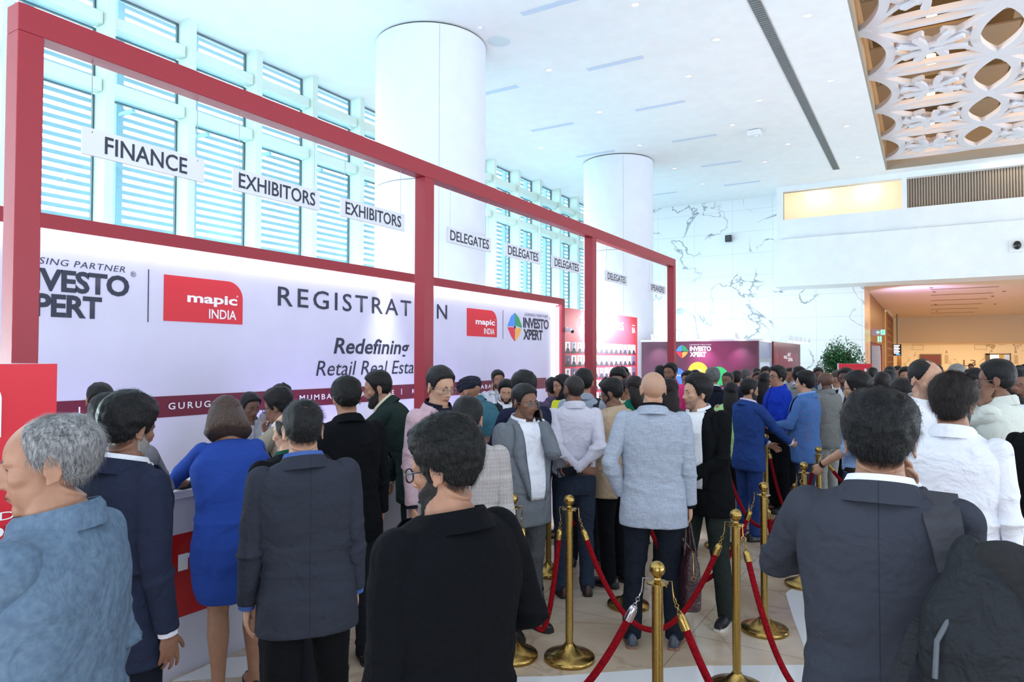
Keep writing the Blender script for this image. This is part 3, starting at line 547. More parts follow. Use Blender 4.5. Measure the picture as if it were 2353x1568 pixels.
# ------------------------------------------------------------------ portrait wall
pw = tag(empty('portrait_wall', (-6.35, 14.5, 0)), 'red printed wall with a grid of small speaker portraits behind the backdrop', 'backdrop')
MB().box((-.1, -2.3, 0), (0, 2.23, 2.84)).build('printed_panel', mat('portrait_wall_red', (196, 34, 52), .5), pw)
rnd = random.Random(8); skins = [mat('portrait_tone_%d' % i, c_, .6) for i, c_ in enumerate(((150, 140, 140), (110, 100, 104), (180, 170, 168)))]
pbg = [mat('portrait_ground_%d' % i, c_, .6) for i, c_ in enumerate(((225, 225, 232), (170, 176, 200), (90, 88, 120), (235, 235, 238)))]
hairk = mat('portrait_dark', (36, 34, 46), .6)
for r_ in range(6):
    for cx in range(15):
        y = -2.02+cx*.285; z = 2.02-r_*.275; m_ = MB(); m_.box((.001, y-.12, z-.12), (.003, y+.12, z+.12), 0)
        m_.box((.0035, y-.12, z-.12), (.005, y+.12, z-.075), 1)
        m_.prism([(y-.09, z-.075), (y+.09, z-.075), (y+.075, z-.03), (y+.03, z-.005), (y-.03, z-.005), (y-.075, z-.03)], (.0045, 0, 0), (0, 1, 0), (0, 0, 1), (1, 0, 0), .001, 1)
        m_.prism([(y+.036*math.cos(k*.628), z+.043+.05*math.sin(k*.628)) for k in range(10)], (.006, 0, 0), (0, 1, 0), (0, 0, 1), (1, 0, 0), .001, 1)
        m_.prism([(y+.028*math.cos(k*.628), z+.03+.038*math.sin(k*.628)) for k in range(10)], (.0075, 0, 0), (0, 1, 0), (0, 0, 1), (1, 0, 0), .001, 2)
        m_.build('portrait_card', [pbg[rnd.randrange(4)], hairk, skins[rnd.randrange(3)]], pw)
text('THE SPEAKERS', 'wall_heading', mat('faint_heading', (228, 190, 200), .6), (-1.25, 2.48, 1.3, 2.68), FX, .001, pw)
text('RA', 'wall_emblem', white_ink, (1.86, 2.44, 2.08, 2.58), FX, .001, pw, bold=.03)
MB().box((.001, 1.86, 2.62), (.004, 2.06, 2.64)).build('emblem_bar', white_ink, pw)
spot('portrait_wall_floodlight', (-5.2, 14.2, 2.75), (-6.4, 14.6, 2.25), 800, (.93, .96, 1), 120, .8, .06)
spot('portrait_wall_floodlight', (-5.2, 16.0, 2.75), (-6.4, 15.4, 2.2), 420, (.93, .96, 1), 110, .8, .06)
# ------------------------------------------------------------------ exhibition booth
bg_m = mat('booth_print', (74, 24, 54), .5, kind='glow', centre=(.35, -.02, 1.9), c2=(128, 32, 88), rad=1.)
bt_ = tag(empty('exhibition_booth', (-5.3, 18.4, 0)), 'purple printed booth front with white and coloured company logo and city circles', 'booth')
MB().box((-1.56, 0, 0), (1.56, .1, 2.26)).build('printed_front', bg_m, bt_)
MB().box((-1.58, -.01, 2.26), (1.58, .11, 2.31)).box((1.50, .11, 2.24), (1.58, 1.7, 2.31)).box((1.50, .11, 0), (1.58, .16, 2.24)).box((1.50, 1.64, 0), (1.58, 1.70, 2.24)).box((1.50, .16, 1.72), (1.58, 1.64, 1.80)).build('aluminium_frame', mat('aluminium', (190, 196, 206), .35, .5), bt_)
MB().box((1.51, .16, 1.80), (1.54, 1.64, 2.24)).build('fascia_panel', mat('fascia_blue', (150, 160, 186), .4), bt_)
MB().box((1.51, .18, 0), (1.54, 1.62, 1.72)).build('side_door', mat('booth_door', (206, 218, 236), .5), bt_)
def btext(s, nm, m, box, **k): return text(s, nm, m, (box[0]+5.3, box[1], box[2]+5.3, box[3]), FY, 0, bt_, **k)
def bmk(out, m, nm): return MB().prism([(a+5.3, b) for a, b in out], (0, -.002, 0), (1, 0, 0), (0, 0, 1), (0, -1, 0), .003).build(nm, m, bt_)
pinwheel(bmk, -5.71, 1.99, .36, bt_)
btext('LEASING PARTNER', 'leasing_lettering', white_ink, (-5.50, 2.155, -4.92, 2.185), bold=.01, sp=1.2)
btext('INVESTO', 'investo_lettering', white_ink, (-5.50, 2.0, -4.93, 2.13), bold=.05)
btext('XPERT', 'xpert_lettering', white_ink, (-5.50, 1.85, -5.06, 1.98), bold=.05)
circ = lambda x, z, r_: [(x+r_*math.cos(k*math.pi/18), z+r_*math.sin(k*math.pi/18)) for k in range(36)]
for x, z, r_, c_, s in ((-5.28, 1.44, .27, (240, 180, 50), 'MUMBAI'), (-5.86, 1.30, .25, (60, 110, 210), 'AGRA'), (-4.74, 1.34, .25, (30, 170, 95), ''), (-4.22, 1.2, .23, (240, 125, 50), '')):
    bmk(circ(x, z, r_), mat('circle_%d' % c_[0], c_, .5), 'city_circle')
    if s: btext(s, 'circle_lettering', white_ink, (x-.12, z+.02, x+.12, z+.07), bold=.01, thick=.008)
# neighbour booth wall running away from the viewer
nb = tag(empty('booth_side_wall', (-3.7, 22.6, 0)), 'dark red booth side wall with small white text and coloured tall shapes', 'booth')
MB().box((-.1, -2.3, 0), (0, 2.35, 2.28)).build('printed_panel', mat('booth_side_red', (104, 24, 44), .45), nb)
text('MALLS', 'booth_lettering', white_ink, (-.75, 1.80, -.2, 1.90), FX, .001, nb, bold=.02); text('NEXT\nCENTRAL', 'booth_lettering', white_ink, (-.05, 1.72, .8, 1.98), FX, .001, nb, bold=.02)
for k, c_ in enumerate(((60, 170, 80), (60, 110, 220), (235, 110, 40), (150, 80, 200))):
    y = -.7+k*.5; MB().prism([(y-.14, 1.05), (y+.14, 1.05), (y+.14, 1.42), (y+.08, 1.5), (y-.08, 1.5), (y-.14, 1.42)], (.001, 0, 0), (0, 1, 0), (0, 0, 1), (1, 0, 0), .004).build('coloured_shape', mat('shape_%d' % c_[0], c_, .5), nb)
def booth_lamp(p, tgt, lb, pw=30, grp='clip spotlights on the booths', arm=(0, .28, -.02)):
    d = (Vector(tgt)-Vector(p)).normalized(); q = d.to_track_quat('Z', 'Y').to_matrix()
    e = tag(empty('booth_spotlight', p), lb, 'spotlight', grp)
    m_ = MB().lathe([(.03, -.10), (.042, -.08), (.05, .0), (.056, .05)], n=16); m_.v = [tuple(q@Vector(v)) for v in m_.v]; m_.build('lamp_housing', white_pl, e, True)
    m_ = MB().lathe([(.048, .051), (.046, .056)], n=16).ell((0, 0, .056), (.045, .045, .03), 16); m_.v = [tuple(q@Vector(v)) for v in m_.v]; m_.build('lamp_face', lamp_w, e)
    MB().tube([tuple(-d*.06), (arm[0]*.5, arm[1]*.5, .07), arm], .009, 7).build('arm', white_pl, e)
    spot('booth_spot_beam', tuple(Vector(p)+d*.09), tgt, pw, (.95, .97, 1), 95, .8, .04)
for x in (-6.4, -5.19, -4.2): booth_lamp((x, 18.05, 2.36), (x+.05, 18.28, 1.6), 'white clip spotlight on an arm over the purple booth front', 36, 'spotlights over the purple booth front', (0, .34, -.06))
booth_lamp((-5.72, 17.6, 2.50), (-2.2, 6.0, 2.0), 'dazzling white floodlight beside the last red post aimed at the hall', 8, None, (.1, .85, -.2))
for y in (20.9, 21.8, 22.6, 23.4, 24.3): booth_lamp((-3.35, y, 2.36), (-3.52, y-.1, 1.6), 'white clip spotlight on an arm over the dark red booth side wall', 22, 'spotlights over the dark red side wall', (-.36, 0, -.09))
# ------------------------------------------------------------------ red information totems
def totem(loc, rz, wdt, h, lb, big):
    e = tag(empty('information_totem', loc, rz), lb, 'totem')
    MB().box((-.38, -wdt, 0), (0, 0, h)).build('totem_body', mat('totem_side', (196, 196, 204), .4), e, bevel=.004)
    MB().box((.0, -wdt, .02), (.006, 0, h)).build('red_front', mred, e)
    if big:
        MB().prism(rcard(-wdt+.1, 1.56, -.155, 1.725, .05), (.0065, 0, 0), (0, 1, 0), (0, 0, 1), (1, 0, 0), .003).build('logo_card', white_ink, e)
        text('mapic', 'mapic_lettering', mred, (-.52, 1.635, -.185, 1.675), FX, .011, e, bold=.03)
        text('INDIA', 'india_lettering', mred, (-.40, 1.578, -.185, 1.615), FX, .011, e, bold=.01)
        text('Retail market', 'market_lettering', white_ink, (-.62, 1.50, -.16, 1.535), FX, .007, e)
        text('DOWNLOAD', 'download_lettering', white_ink, (-.50, 1.31, -.115, 1.335), FX, .007, e)
        text('THE GUIDE', 'guide_lettering', white_ink, (-.52, 1.255, -.10, 1.295), FX, .007, e, bold=.03)
        MB().prism(rcard(-.62, .90, -.15, 1.20, .04), (.0065, 0, 0), (0, 1, 0), (0, 0, 1), (1, 0, 0), .003).build('white_card', white_ink, e)
    else:
        MB().prism(rcard(-wdt+.14, .9, -.18, 1.33, .1), (.0065, 0, 0), (0, 1, 0), (0, 0, 1), (1, 0, 0), .003).build('white_card', white_ink, e)
        text('RA', 'totem_emblem', white_ink, (-.14, 1.5, -.03, 1.6), FX, .007, e, bold=.03)
    return e
totem((-2.4, 1.15, 0), 0, .80, 1.78, 'tall red guide totem with white logo at the left edge', True)
totem((-1.00, 16.0, 0), -1.75+.35, .62, 1.70, 'red information totem standing below the potted tree', False)
# ------------------------------------------------------------------ potted tree
tree = tag(empty('indoor_tree', (-2.42, 24.3, 0)), 'leafy green indoor tree in front of the white marble wall', 'tree')
MB().lathe([(.16, 0), (.24, .42), (.26, .45), (.22, .45), (.21, .40)], n=24).build('planter', mat('planter_dark', (60, 56, 54), .5), tree, True)
m_ = MB(); m_.tube([(0, 0, .4), (.03, .01, .9), (-.02, 0, 1.4)], [.035, .03, .02], 8)
rnd = random.Random(3)
for k in range(9):
    a = k*2.4; m_.tube([(0, 0, .9+k*.07), (.28*math.cos(a), .25*math.sin(a), 1.45+.08*k), (.5*math.cos(a), .45*math.sin(a), 1.7+.07*k)], [.016, .011, .005], 6)
m_.build('trunk', mat('bark', (92, 74, 56), .8), tree)
lv = MB()
for k in range(6500):
    a = rnd.uniform(0, 6.283); cz = rnd.uniform(-1, 1); rr = (rnd.random()**.4); sx = math.sqrt(1-cz*cz)
    lump = 1+.22*math.sin(3*a+2*cz)+.12*math.sin(7*a-3*cz)
    p = Vector((.62*rr*sx*math.cos(a)*lump, .5*rr*sx*math.sin(a)*lump, 1.62+.72*rr*cz*lump))
    if p.z < .8: continue
    d = Vector((rnd.uniform(-1, 1), rnd.uniform(-1, 1), rnd.uniform(-.9, .5))).normalized(); s_ = d.cross(Vector((rnd.uniform(-1, 1), rnd.uniform(-1, 1), 1))).normalized(); L_ = rnd.uniform(.06, .10)
    lv.add([p, p+d*L_*.5+s_*L_*.26, p+d*L_, p+d*L_*.5-s_*L_*.26], [(0, 1, 2, 3)], k % 3)
lv.build('foliage', [mat('leaf_a', (44, 112, 60), .4), mat('leaf_b', (72, 142, 84), .4), mat('leaf_c', (24, 70, 40), .4)], tree)
# ------------------------------------------------------------------ stanchions and velvet ropes
brass = mat('polished_brass', (166, 138, 78), .2, 1., kind='brass'); chrome = mat('chrome', (200, 196, 206), .15, 1.)
velvet = mat('red_velvet', (118, 9, 20), .9, kind='velvet', spec=.1)
CH = .895
def make_stanchion():
    e = empty('brass_stanchion')
    MB().lathe([(.148, 0), (.152, .006), (.152, .022), (.146, .03), (.10, .045), (.055, .068), (.030, .092), (.026, .10)], n=48).build('base', brass, e, True)
    MB().lathe([(.0225, .10), (.0225, .885)], n=28).build('pole', brass, e, True)
    m_ = MB().lathe([(.022, .886), (.026, .89), (.044, .892), (.044, .897), (.022, .899), (.014, .903), (.016, .908), (.012, .915), (.015, .92)], n=32); m_.build('collar', brass, e, True)
    MB().ell((0, 0, .949), (.032, .032, .032), 28).build('ball_finial', brass, e, True); return e
ST = {'B': (-.95, 2.72, 'nearest brass stanchion, standing right at the front of the queue'), 'C': (-.91, 3.88, 'brass stanchion second from the front in the right hand row'), 'D': (-.95, 4.82, 'brass stanchion third from the front in the right hand row, base visible'),
      'E': (-.86, 5.93, 'brass stanchion fourth in the right hand row, beside the raised grey elbow'), 'F': (-.89, 7.03, 'brass stanchion fifth in the right hand row, beside the blue checked jacket'), 'A': (-1.86, 3.76, 'brass stanchion with full round base in the middle of the floor'),
      'G': (-2.17, 3.62, 'brass stanchion half hidden by the elbow of the near man in black'), 'H': (-2.10, 2.55, 'brass stanchion whose ball peeps over the near black shoulder'), 'J': (-1.89, 4.78, 'brass stanchion hidden behind the man in the light grey jacket'),
      'I': (-2.47, 6.10, 'brass stanchion at the tan jacket man, left of the light grey jacket'), 'M': (-2.74, 5.15, 'brass stanchion beside the man in grey suit on the phone'), 'O': (-1.72, 6.72, 'brass stanchion behind the man in black suit and white shirt'),
      'P': (-1.53, 7.90, 'brass stanchion between the blue suit and the bright blue shirt'), 'Q': (-1.68, 10.08, 'brass stanchion behind the bright blue shirt man'), 'K': (.22, 2.85, 'brass stanchion at the lower right behind the backpack'), 'L': (-.12, 3.15, 'brass stanchion hidden by the man with the backpack'), 'T': (.1, 8.2, 'brass stanchion behind the light blue shirt man at right')}
proto = None
for k, (x, y, lb) in ST.items():
    if proto is None: e = proto = make_stanchion()
    else:
        e = proto.copy(); COL.objects.link(e)
        for ch in list(proto.children): c_ = ch.copy(); COL.objects.link(c_); c_.parent = e
    e.location = (x, y, 0); e.rotation_euler = (0, 0, x*7); tag(e, lb, 'stanchion', 'brass stanchions of the queue')
def link_chain(m_, p, q, n):
    p, q = Vector(p), Vector(q); d = (q-p)/n
    for i in range(n):
        c_ = p+d*(i+.5); u = d.normalized(); a = Vector((0, 0, 1)).cross(u); a = a.normalized() if a.length > .05 else Vector((1, 0, 0)); b2 = u.cross(a)
        s_ = a if i % 2 else b2; L_ = d.length*.68
        pts = [c_+u*math.cos(t*math.pi/4)*L_+s_*math.sin(t*math.pi/4)*.0075 for t in range(8)]; pts.append(pts[0]); m_.tube(pts, .0018, 6, caps=False)
def rope(ka, kb, lb, Ln=1.62, fer=(brass, brass), bend=(0, 0)):
    A = Vector((ST[ka][0], ST[ka][1], 0)); B = Vector((ST[kb][0], ST[kb][1], 0)); h = (B-A).normalized()
    a = A+h*.046; b = B-h*.046; D = (b-a).length; Ln = max(Ln, D*1.12)
    lo, hi = 0., Ln
    for _ in range(40):
        s_ = (lo+hi)/2; x = 4*s_/D; L_ = D/2*(math.sqrt(1+x*x)+math.asinh(x)/x) if x > 1e-6 else D
        if L_ > Ln: hi = s_
        else: lo = s_
    P = []
    side = Vector((-h.y, h.x, 0))
    for i in range(401):
        t = i/400; P.append(a+(b-a)*t+Vector((0, 0, CH-4*s_*t*(1-t)))+side*bend[0]*4*t*(1-t))
    S = [0.]
    for i in range(400): S.append(S[-1]+(P[i+1]-P[i]).length)
    T = S[-1]
    def at(s0):
        i = min(range(401), key=lambda k: abs(S[k]-s0)); return P[i]
    e = tag(empty('velvet_rope', tuple(P[200])), lb, 'rope', 'red velvet ropes of the queue'); o0 = P[200]
    pts = [at(.17+(T-.34)*i/48)-o0 for i in range(49)]
    MB().tube(pts, .0155, 14).build('velvet_cord', velvet, e, True)
    for q, mm in ((0, fer[0]), (1, fer[1])):
        f_ = (lambda s0: at(s0)-o0) if q == 0 else (lambda s0: at(T-s0)-o0)
        MB().tube([f_(.118), f_(.123), f_(.132), f_(.15), f_(.185)], [.006, .013, .0178, .019, .019], 16).build('ferrule', mm, e, True)
        m_ = MB(); p0, p1, p2 = f_(.004), f_(.05), f_(.118)
        # snap hook over the collar rim, ring, then the small chain
        top = p0+Vector((0, 0, .018)); side2 = (p1-p0).normalized().cross(Vector((0, 0, 1)))
        m_.tube([p0+Vector((0, 0, -.008))-h*.012*(1-2*q), top-h*.014*(1-2*q), top+h*.010*(1-2*q), p0+h*.012*(1-2*q)+Vector((0, 0, -.012)), p1], [.0025, .003, .003, .003, .004], 8)
        c_ = p1+(p2-p1)*.22; d = (p2-p1).normalized(); a_ = Vector((0, 0, 1)).cross(d); a_ = a_.normalized() if a_.length > .05 else Vector((1, 0, 0))
        pts = [c_+d*math.cos(t*math.pi/6)*.014+a_*math.sin(t*math.pi/6)*.014 for t in range(12)]; pts.append(pts[0]); m_.tube(pts, .002, 6, caps=False)
        link_chain(m_, p1+(p2-p1)*.42, p2, 3); m_.build('hook_chain', mm if mm is chrome else brass, e, True)
    return e
rope('A', 'C', 'red velvet rope hanging in a wide curve across the middle of the queue')
rope('H', 'B', 'red velvet rope from the nearest stanchion down to the left', 1.75, (brass, chrome))
rope('B', 'K', 'red velvet rope from the nearest stanchion down to the right', 1.9)
rope('C', 'L', 'red velvet rope running from the second front stanchion behind the backpack man', 1.75)
rope('G', 'A', 'red velvet rope hanging in a tight loop behind the near black elbow', 1.5)
rope('J', 'D', 'red velvet rope behind the brown leather bag')
rope('D', 'E', 'red velvet rope hanging steeply beside the raised grey elbow', 1.75)
rope('M', 'I', 'red velvet rope in front of the dark trousers left of the light grey jacket', 1.6)
rope('O', 'E', 'red velvet rope in front of the blue suit trousers')
rope('P', 'F', 'red velvet rope in front of the bright blue shirt man', 1.75)
rope('F', 'T', 'red velvet rope behind the blue checked jacket', 1.8)
rope('I', 'O', 'red velvet rope passing behind the legs of the light grey jacket man', 1.6)
# ================================================================== PEOPLE
V = Vector
def remesh(mb, vox, it=2):
    me = mb.mesh('tmp', []); o = bpy.data.objects.new('tmp', me); COL.objects.link(o)
    md = o.modifiers.new('r', 'REMESH'); md.mode = 'VOXEL'; md.voxel_size = vox
    dg = bpy.context.evaluated_depsgraph_get(); out = bpy.data.meshes.new_from_object(o.evaluated_get(dg))
    bpy.data.objects.remove(o); bpy.data.meshes.remove(me)
    n = len(out.vertices); co = np.empty(n*3); out.vertices.foreach_get('co', co); co = co.reshape(-1, 3)
    ed = np.empty(len(out.edges)*2, dtype=np.int64); out.edges.foreach_get('vertices', ed); ed = ed.reshape(-1, 2)
    a = np.concatenate((ed[:, 0], ed[:, 1])); b = np.concatenate((ed[:, 1], ed[:, 0])); deg = np.maximum(np.bincount(a, minlength=n), 1)[:, None]
    for _ in range(it):
        av = np.stack([np.bincount(a, weights=co[b, k], minlength=n) for k in range(3)], 1)/deg; co = co*.4+av*.6
    out.vertices.foreach_set('co', co.ravel()); out.update(); return out, co
def fold_disp(me, co, amp, seed, elb=(), waist=None, s=1.):
    """cloth creases pushed along the surface normal"""
    n = len(co); no = np.empty(n*3); me.vertices.foreach_get('normal', no); no = no.reshape(-1, 3)
    rs = np.random.RandomState(seed); P = co/s
    w = np.sin(P@np.array([3.1, 4.2, 1.7])+rs.rand()*6)*.6+np.sin(P@np.array([-6.3, 3.0, 5.1])+rs.rand()*6)*.35
    d = np.zeros(n)
    for k in range(4):
        dv = rs.randn(3)*np.array([5, 5, 8]); ph = rs.rand()*6; d += (1-np.abs(np.sin(P@dv+ph+w*1.6)))**2*.5-.15
    gain = np.full(n, .55)
    for e in elb: gain += 1.1*np.exp(-((co-np.array(e))**2).sum(1)/(.10*s)**2)
    if waist is not None: gain += .6*np.exp(-((co[:, 2]-waist)/(.12*s))**2)
    h = (1-np.abs(np.sin(P[:, 2]*26+w*2.4+rs.rand()*6)))**3
    d += (gain-.55)*h*1.2
    co = co+no*(amp*(d*gain))[:, None]; me.vertices.foreach_set('co', co.ravel()); me.update(); return co
def add_mesh(name, me, mats, parent, idx=None):
    me.name = name; me.materials.clear()
    for m in (mats if isinstance(mats, (list, tuple)) else [mats]): me.materials.append(m)
    k = len(me.polygons)
    me.polygons.foreach_set('material_index', idx if idx is not None else np.zeros(k, dtype=np.int32)); me.polygons.foreach_set('use_smooth', np.ones(k, dtype=bool)); me.update()
    o = bpy.data.objects.new(name, me); COL.objects.link(o); o.parent = parent; return o
# ---- head as a star shaped surface
BIG = [((0, -.014, .030), (.077, .094, .087)), ((0, .020, .028), (.067, .068, .070)), ((0, .020, -.030), (.061, .065, .074)), ((0, .016, -.064), (.055, .058, .050)), ((0, .056, -.092), (.026, .026, .024))]
FINE = BIG+[((s*.041, .048, -.014), (.025, .029, .021)) for s in (-1, 1)]+[((s*.026, .0665, .021), (.026, .018, .0085)) for s in (-1, 1)]+\
    [((0, .082, .000), (.0085, .017, .030)), ((0, .092, -.022), (.0105, .019, .015)), ((0, .0975, -.030), (.0125, .012, .0095))]+[((s*.0125, .088, -.033), (.0085, .011, .0075)) for s in (-1, 1)]+\
    [((0, .079, -.055), (.023, .012, .0065)), ((0, .077, -.0655), (.020, .0125, .0065))]+[((s*.031, .0640, .003), (.0155, .0105, .0090)) for s in (-1, 1)]
def head_r(D, prims, k=.003):
    R = []
    for c, a in prims:
        c = np.array(c); a = np.array(a); A = ((D/a)**2).sum(1); B = (D*c/a**2).sum(1); Cc = ((c/a)**2).sum()-1
        q = B*B-A*Cc; R.append(np.where(q > 0, (B+np.sqrt(np.maximum(q, 0)))/A, -1.))
    R = np.array(R); m = R.max(0); return m+k*np.log(np.exp((R-m)/k).sum(0))
def sphere_dirs(na, ne):
    az = np.arange(na)*2*np.pi/na; el = np.linspace(-np.pi/2, np.pi/2, ne)[1:-1]
    A, E_ = np.meshgrid(az, el); A, E_ = A.ravel(), E_.ravel()
    D = np.stack([np.sin(A)*np.cos(E_), np.cos(A)*np.cos(E_), np.sin(E_)], 1)
    D = np.concatenate((D, [[0, 0, -1], [0, 0, 1]])); nr = ne-2
    F = [(r*na+i, r*na+(i+1) % na, (r+1)*na+(i+1) % na, (r+1)*na+i) for r in range(nr-1) for i in range(na)]
    F += [(nr*na, (i+1) % na, i) for i in range(na)]+[(nr*na+1, (nr-1)*na+i, (nr-1)*na+(i+1) % na) for i in range(na)]
    F = [f[::-1] for f in F]      # outward
    azd = np.degrees(np.concatenate((A, [0, 0]))); azd = np.where(azd > 180, azd-360, azd); eld = np.degrees(np.concatenate((E_, [-np.pi/2, np.pi/2])))
    return D, F, azd, eld
def sstep(x, a, b): t = np.clip((x-a)/(b-a), 0, 1); return t*t*(3-2*t)
HAIRLINE = {'short': ([0, 25, 45, 58, 66, 74, 84, 92, 104, 118, 140, 180], [50, 49, 44, 32, 12, -9, -11, 6, -6, -28, -39, -42]),
            'receding': ([0, 20, 38, 50, 62, 74, 84, 92, 104, 118, 140, 180], [60, 66, 62, 40, 18, -6, -8, 6, -4, -26, -38, -41]),
            'woman': ([0, 30, 50, 65, 80, 95, 110, 180], [44, 40, 28, 6, -22, -40, -60, -70])}
HAIRLINE['balding'] = HAIRLINE['receding']
HAIRLINE['thinning'] = ([0, 30, 48, 60, 72, 82, 92, 104, 118, 140, 180], [86, 84, 66, 40, 14, 0, 10, 2, -22, -38, -42])
def hair_mesh(style, hs, rs, near):
    na, ne = (110, 76) if near else (64, 44)
    D, F, az, el = sphere_dirs(na, ne); r = head_r(D, BIG)
    key = 'woman' if style in ('long', 'bob') else style if style in HAIRLINE else 'short'
    xs, ys = HAIRLINE[key]; line = np.interp(np.abs(az), xs, ys)
    m = sstep(el-line, -2.5, 3.5)
    t = .006+.0215*sstep(el, 8, 62)*hs
    if style in ('long', 'bob'): t = .016+.012*sstep(el, 0, 50)
    if style == 'shaved': t = np.full_like(t, .0022)
    if style == 'crew': t = .004+.007*sstep(el, 5, 60)
    if style == 'curly': t = .011+.024*sstep(el, 5, 60)
    if style == 'quiff': t = .006+.024*sstep(el, 5, 50)+.016*np.exp(-(az/45)**2)*sstep(el, 38, 55)
    if style == 'full': t = .013+.026*sstep(el, 0, 60)
    if style == 'balding': m *= 1-sstep(el-12*np.cos(np.radians(az)), 32, 50); t = .011+0*t
    if style == 'receding': t = .005+.012*sstep(el, 0, 50)
    if style == 'thinning': t = .005+.008*sstep(el, -10, 30)*(1-.5*sstep(el, 50, 70)); m = m*(1-.5*sstep(el, 55, 80))
    if style == 'crown': m *= 1-.85*np.exp(-((D-np.array([.05, -.52, .85])/1.0)**2).sum(1)/.035); t = .007+.018*sstep(el, 8, 62)
    P = D*r[:, None]; nz = np.zeros(len(P)); sd = rs.rand()*50
    f = 34 if style != 'curly' else 62
    for i, p in enumerate(P): nz[i] = mnoise.noise(V((p[0]*f*1.7+sd, p[1]*f*.55, p[2]*f*1.1)))+(.5*mnoise.noise(V(p*f*2.6+sd)) if near else 0)
    amp = .0035 if style not in ('curly', 'full') else .0065
    off = -.010+(t+.010)*m+nz*amp*m*(t > .004)
    return P+D*off[:, None], F, D, r, m, t
def ear(mb, side):
    R3 = Matrix.Rotation(side*R_(-22), 3, 'Z'); c = V((side*.078, -.012, -.004))
    mb.ell(c+V((side*.004, 0, 0)), (.0055, .015, .027), 12, R3)
    pts = []
    for k in range(11):
        a = R_(-75+k*24); p = V((side*.007, -.017*math.cos(a)*1., .0 + .031*math.sin(a)+.001)); p.y = -.016*math.cos(a)-.002; pts.append(c+R3@p)
    mb.tube([tuple(p) for p in pts], [.0035, .004, .0045, .0048, .005, .005, .005, .0048, .0046, .004, .0035], 7)
    mb.ell(c+R3@V((side*.004, .006, -.027)), (.0055, .0085, .009), 8)
# ---- limbs
def ik(S, W, l1, l2, hint):
    d = W-S; L = d.length
    if L > (l1+l2)*.995: W = S+d*((l1+l2)*.995/L); d = W-S; L = d.length
    if L < abs(l1-l2)+.03: L = abs(l1-l2)+.03
    u = d.normalized(); a = (l1*l1-l2*l2+L*L)/(2*L); h = math.sqrt(max(l1*l1-a*a, 0)); hn = hint-u*hint.dot(u); hn.normalize()
    return S+u*a+hn*h, W
def hand(mb, W, dirv, palm, side, curl, sc_=1.):
    u = dirv.normalized(); p = (palm-u*palm.dot(u)).normalized(); lat = u.cross(p)*(1 if side > 0 else -1)   # towards the thumb
    Rm = Matrix((tuple(lat), tuple(u), tuple(-p))).transposed()
    mb.ell(W+u*.048*sc_, (.040*sc_, .053*sc_, .0165*sc_), 14, Rm); mb.ell(W+u*.02*sc_+p*.004, (.030*sc_, .03*sc_, .018*sc_), 10, Rm)
    tips = []
    for k, (lx, ln) in enumerate(((.031, .92), (.0105, 1.0), (-.0105, .95), (-.030, .76))):
        q = W+u*(.086-.006*abs(k-1))*sc_+lat*lx*sc_; d = (u+lat*(.10-.07*k)).normalized(); pts = [tuple(q-d*.02*sc_)]; cc = curl[k] if hasattr(curl, '__len__') else curl+k*4
        ax = d.cross(p).normalized()
        for j, seg in enumerate((.043, .028, .022)):
            d = Matrix.Rotation(R_(cc*(.8 if j == 0 else 1.)), 3, ax)@d; pts.append(tuple(q)); q = q+d*seg*ln*sc_
        pts.append(tuple(q)); mb.tube(pts, [.009*sc_, .0094*sc_, .0086*sc_, .0078*sc_, .0060*sc_], 8); tips.append(q)
    q = W+u*.026*sc_+lat*.030*sc_; cc = (curl[0] if hasattr(curl, '__len__') else curl); d = (u*.75+lat*.65+p*(.2+cc*.008)).normalized(); pts = [tuple(q-d*.02*sc_)]
    for seg in (.038, .030, .024): pts.append(tuple(q)); q = q+d*seg*sc_; d = (d+u*.25+p*.012*cc*.6-lat*.01*cc*.5).normalized()
    pts.append(tuple(q)); mb.tube(pts, [.012*sc_, .0125*sc_, .0105*sc_, .0095*sc_, .007*sc_], 8)
    return W+u*.085*sc_+p*.022*sc_, u, p, lat
RINGS = {'jacket': [(.75, .207, .128, .138), (.85, .205, .130, .140), (.95, .194, .124, .126), (1.05, .182, .120, .110), (1.15, .187, .124, .114), (1.25, .201, .129, .124), (1.33, .208, .126, .127), (1.39, .205, .114, .123), (1.435, .186, .096, .110), (1.466, .138, .076, .092), (1.482, .100, .066, .078)],
         'shirt': [(.93, .166, .115, .113), (.975, .172, .122, .119), (1.05, .172, .120, .110), (1.15, .175, .117, .108), (1.25, .188, .120, .118), (1.33, .196, .117, .120), (1.39, .193, .106, .116), (1.432, .170, .088, .103), (1.467, .120, .069, .084), (1.497, .072, .057, .062)],
         'loose': [(.80, .190, .126, .136), (.90, .188, .126, .134), (1.0, .180, .122, .120), (1.08, .178, .120, .112), (1.15, .180, .119, .110), (1.25, .190, .121, .119), (1.33, .196, .117, .120), (1.39, .193, .106, .116), (1.432, .170, .088, .103), (1.467, .120, .069, .084), (1.497, .072, .057, .062)],
         'body': [(.84, .140, .09, .10), (.95, .140, .09, .09), (1.08, .140, .088, .082), (1.2, .152, .09, .09), (1.33, .168, .09, .095), (1.40, .160, .078, .088), (1.44, .115, .062, .075), (1.48, .062, .050, .055)],
         'hips': [(.79, .150, .105, .118), (.84, .172, .112, .128), (.90, .176, .115, .129), (.96, .168, .113, .116), (1.005, .162, .112, .110)],
         'dress': [(.555, .172, .115, .125), (.60, .186, .122, .134), (.65, .198, .130, .148), (.78, .208, .136, .168), (.88, .207, .140, .162), (.98, .190, .140, .128), (1.06, .176, .134, .110), (1.15, .180, .140, .108), (1.25, .188, .155, .116), (1.33, .188, .140, .118), (1.39, .176, .108, .110), (1.43, .150, .080, .095), (1.455, .115, .062, .082)]}
JKT = {}
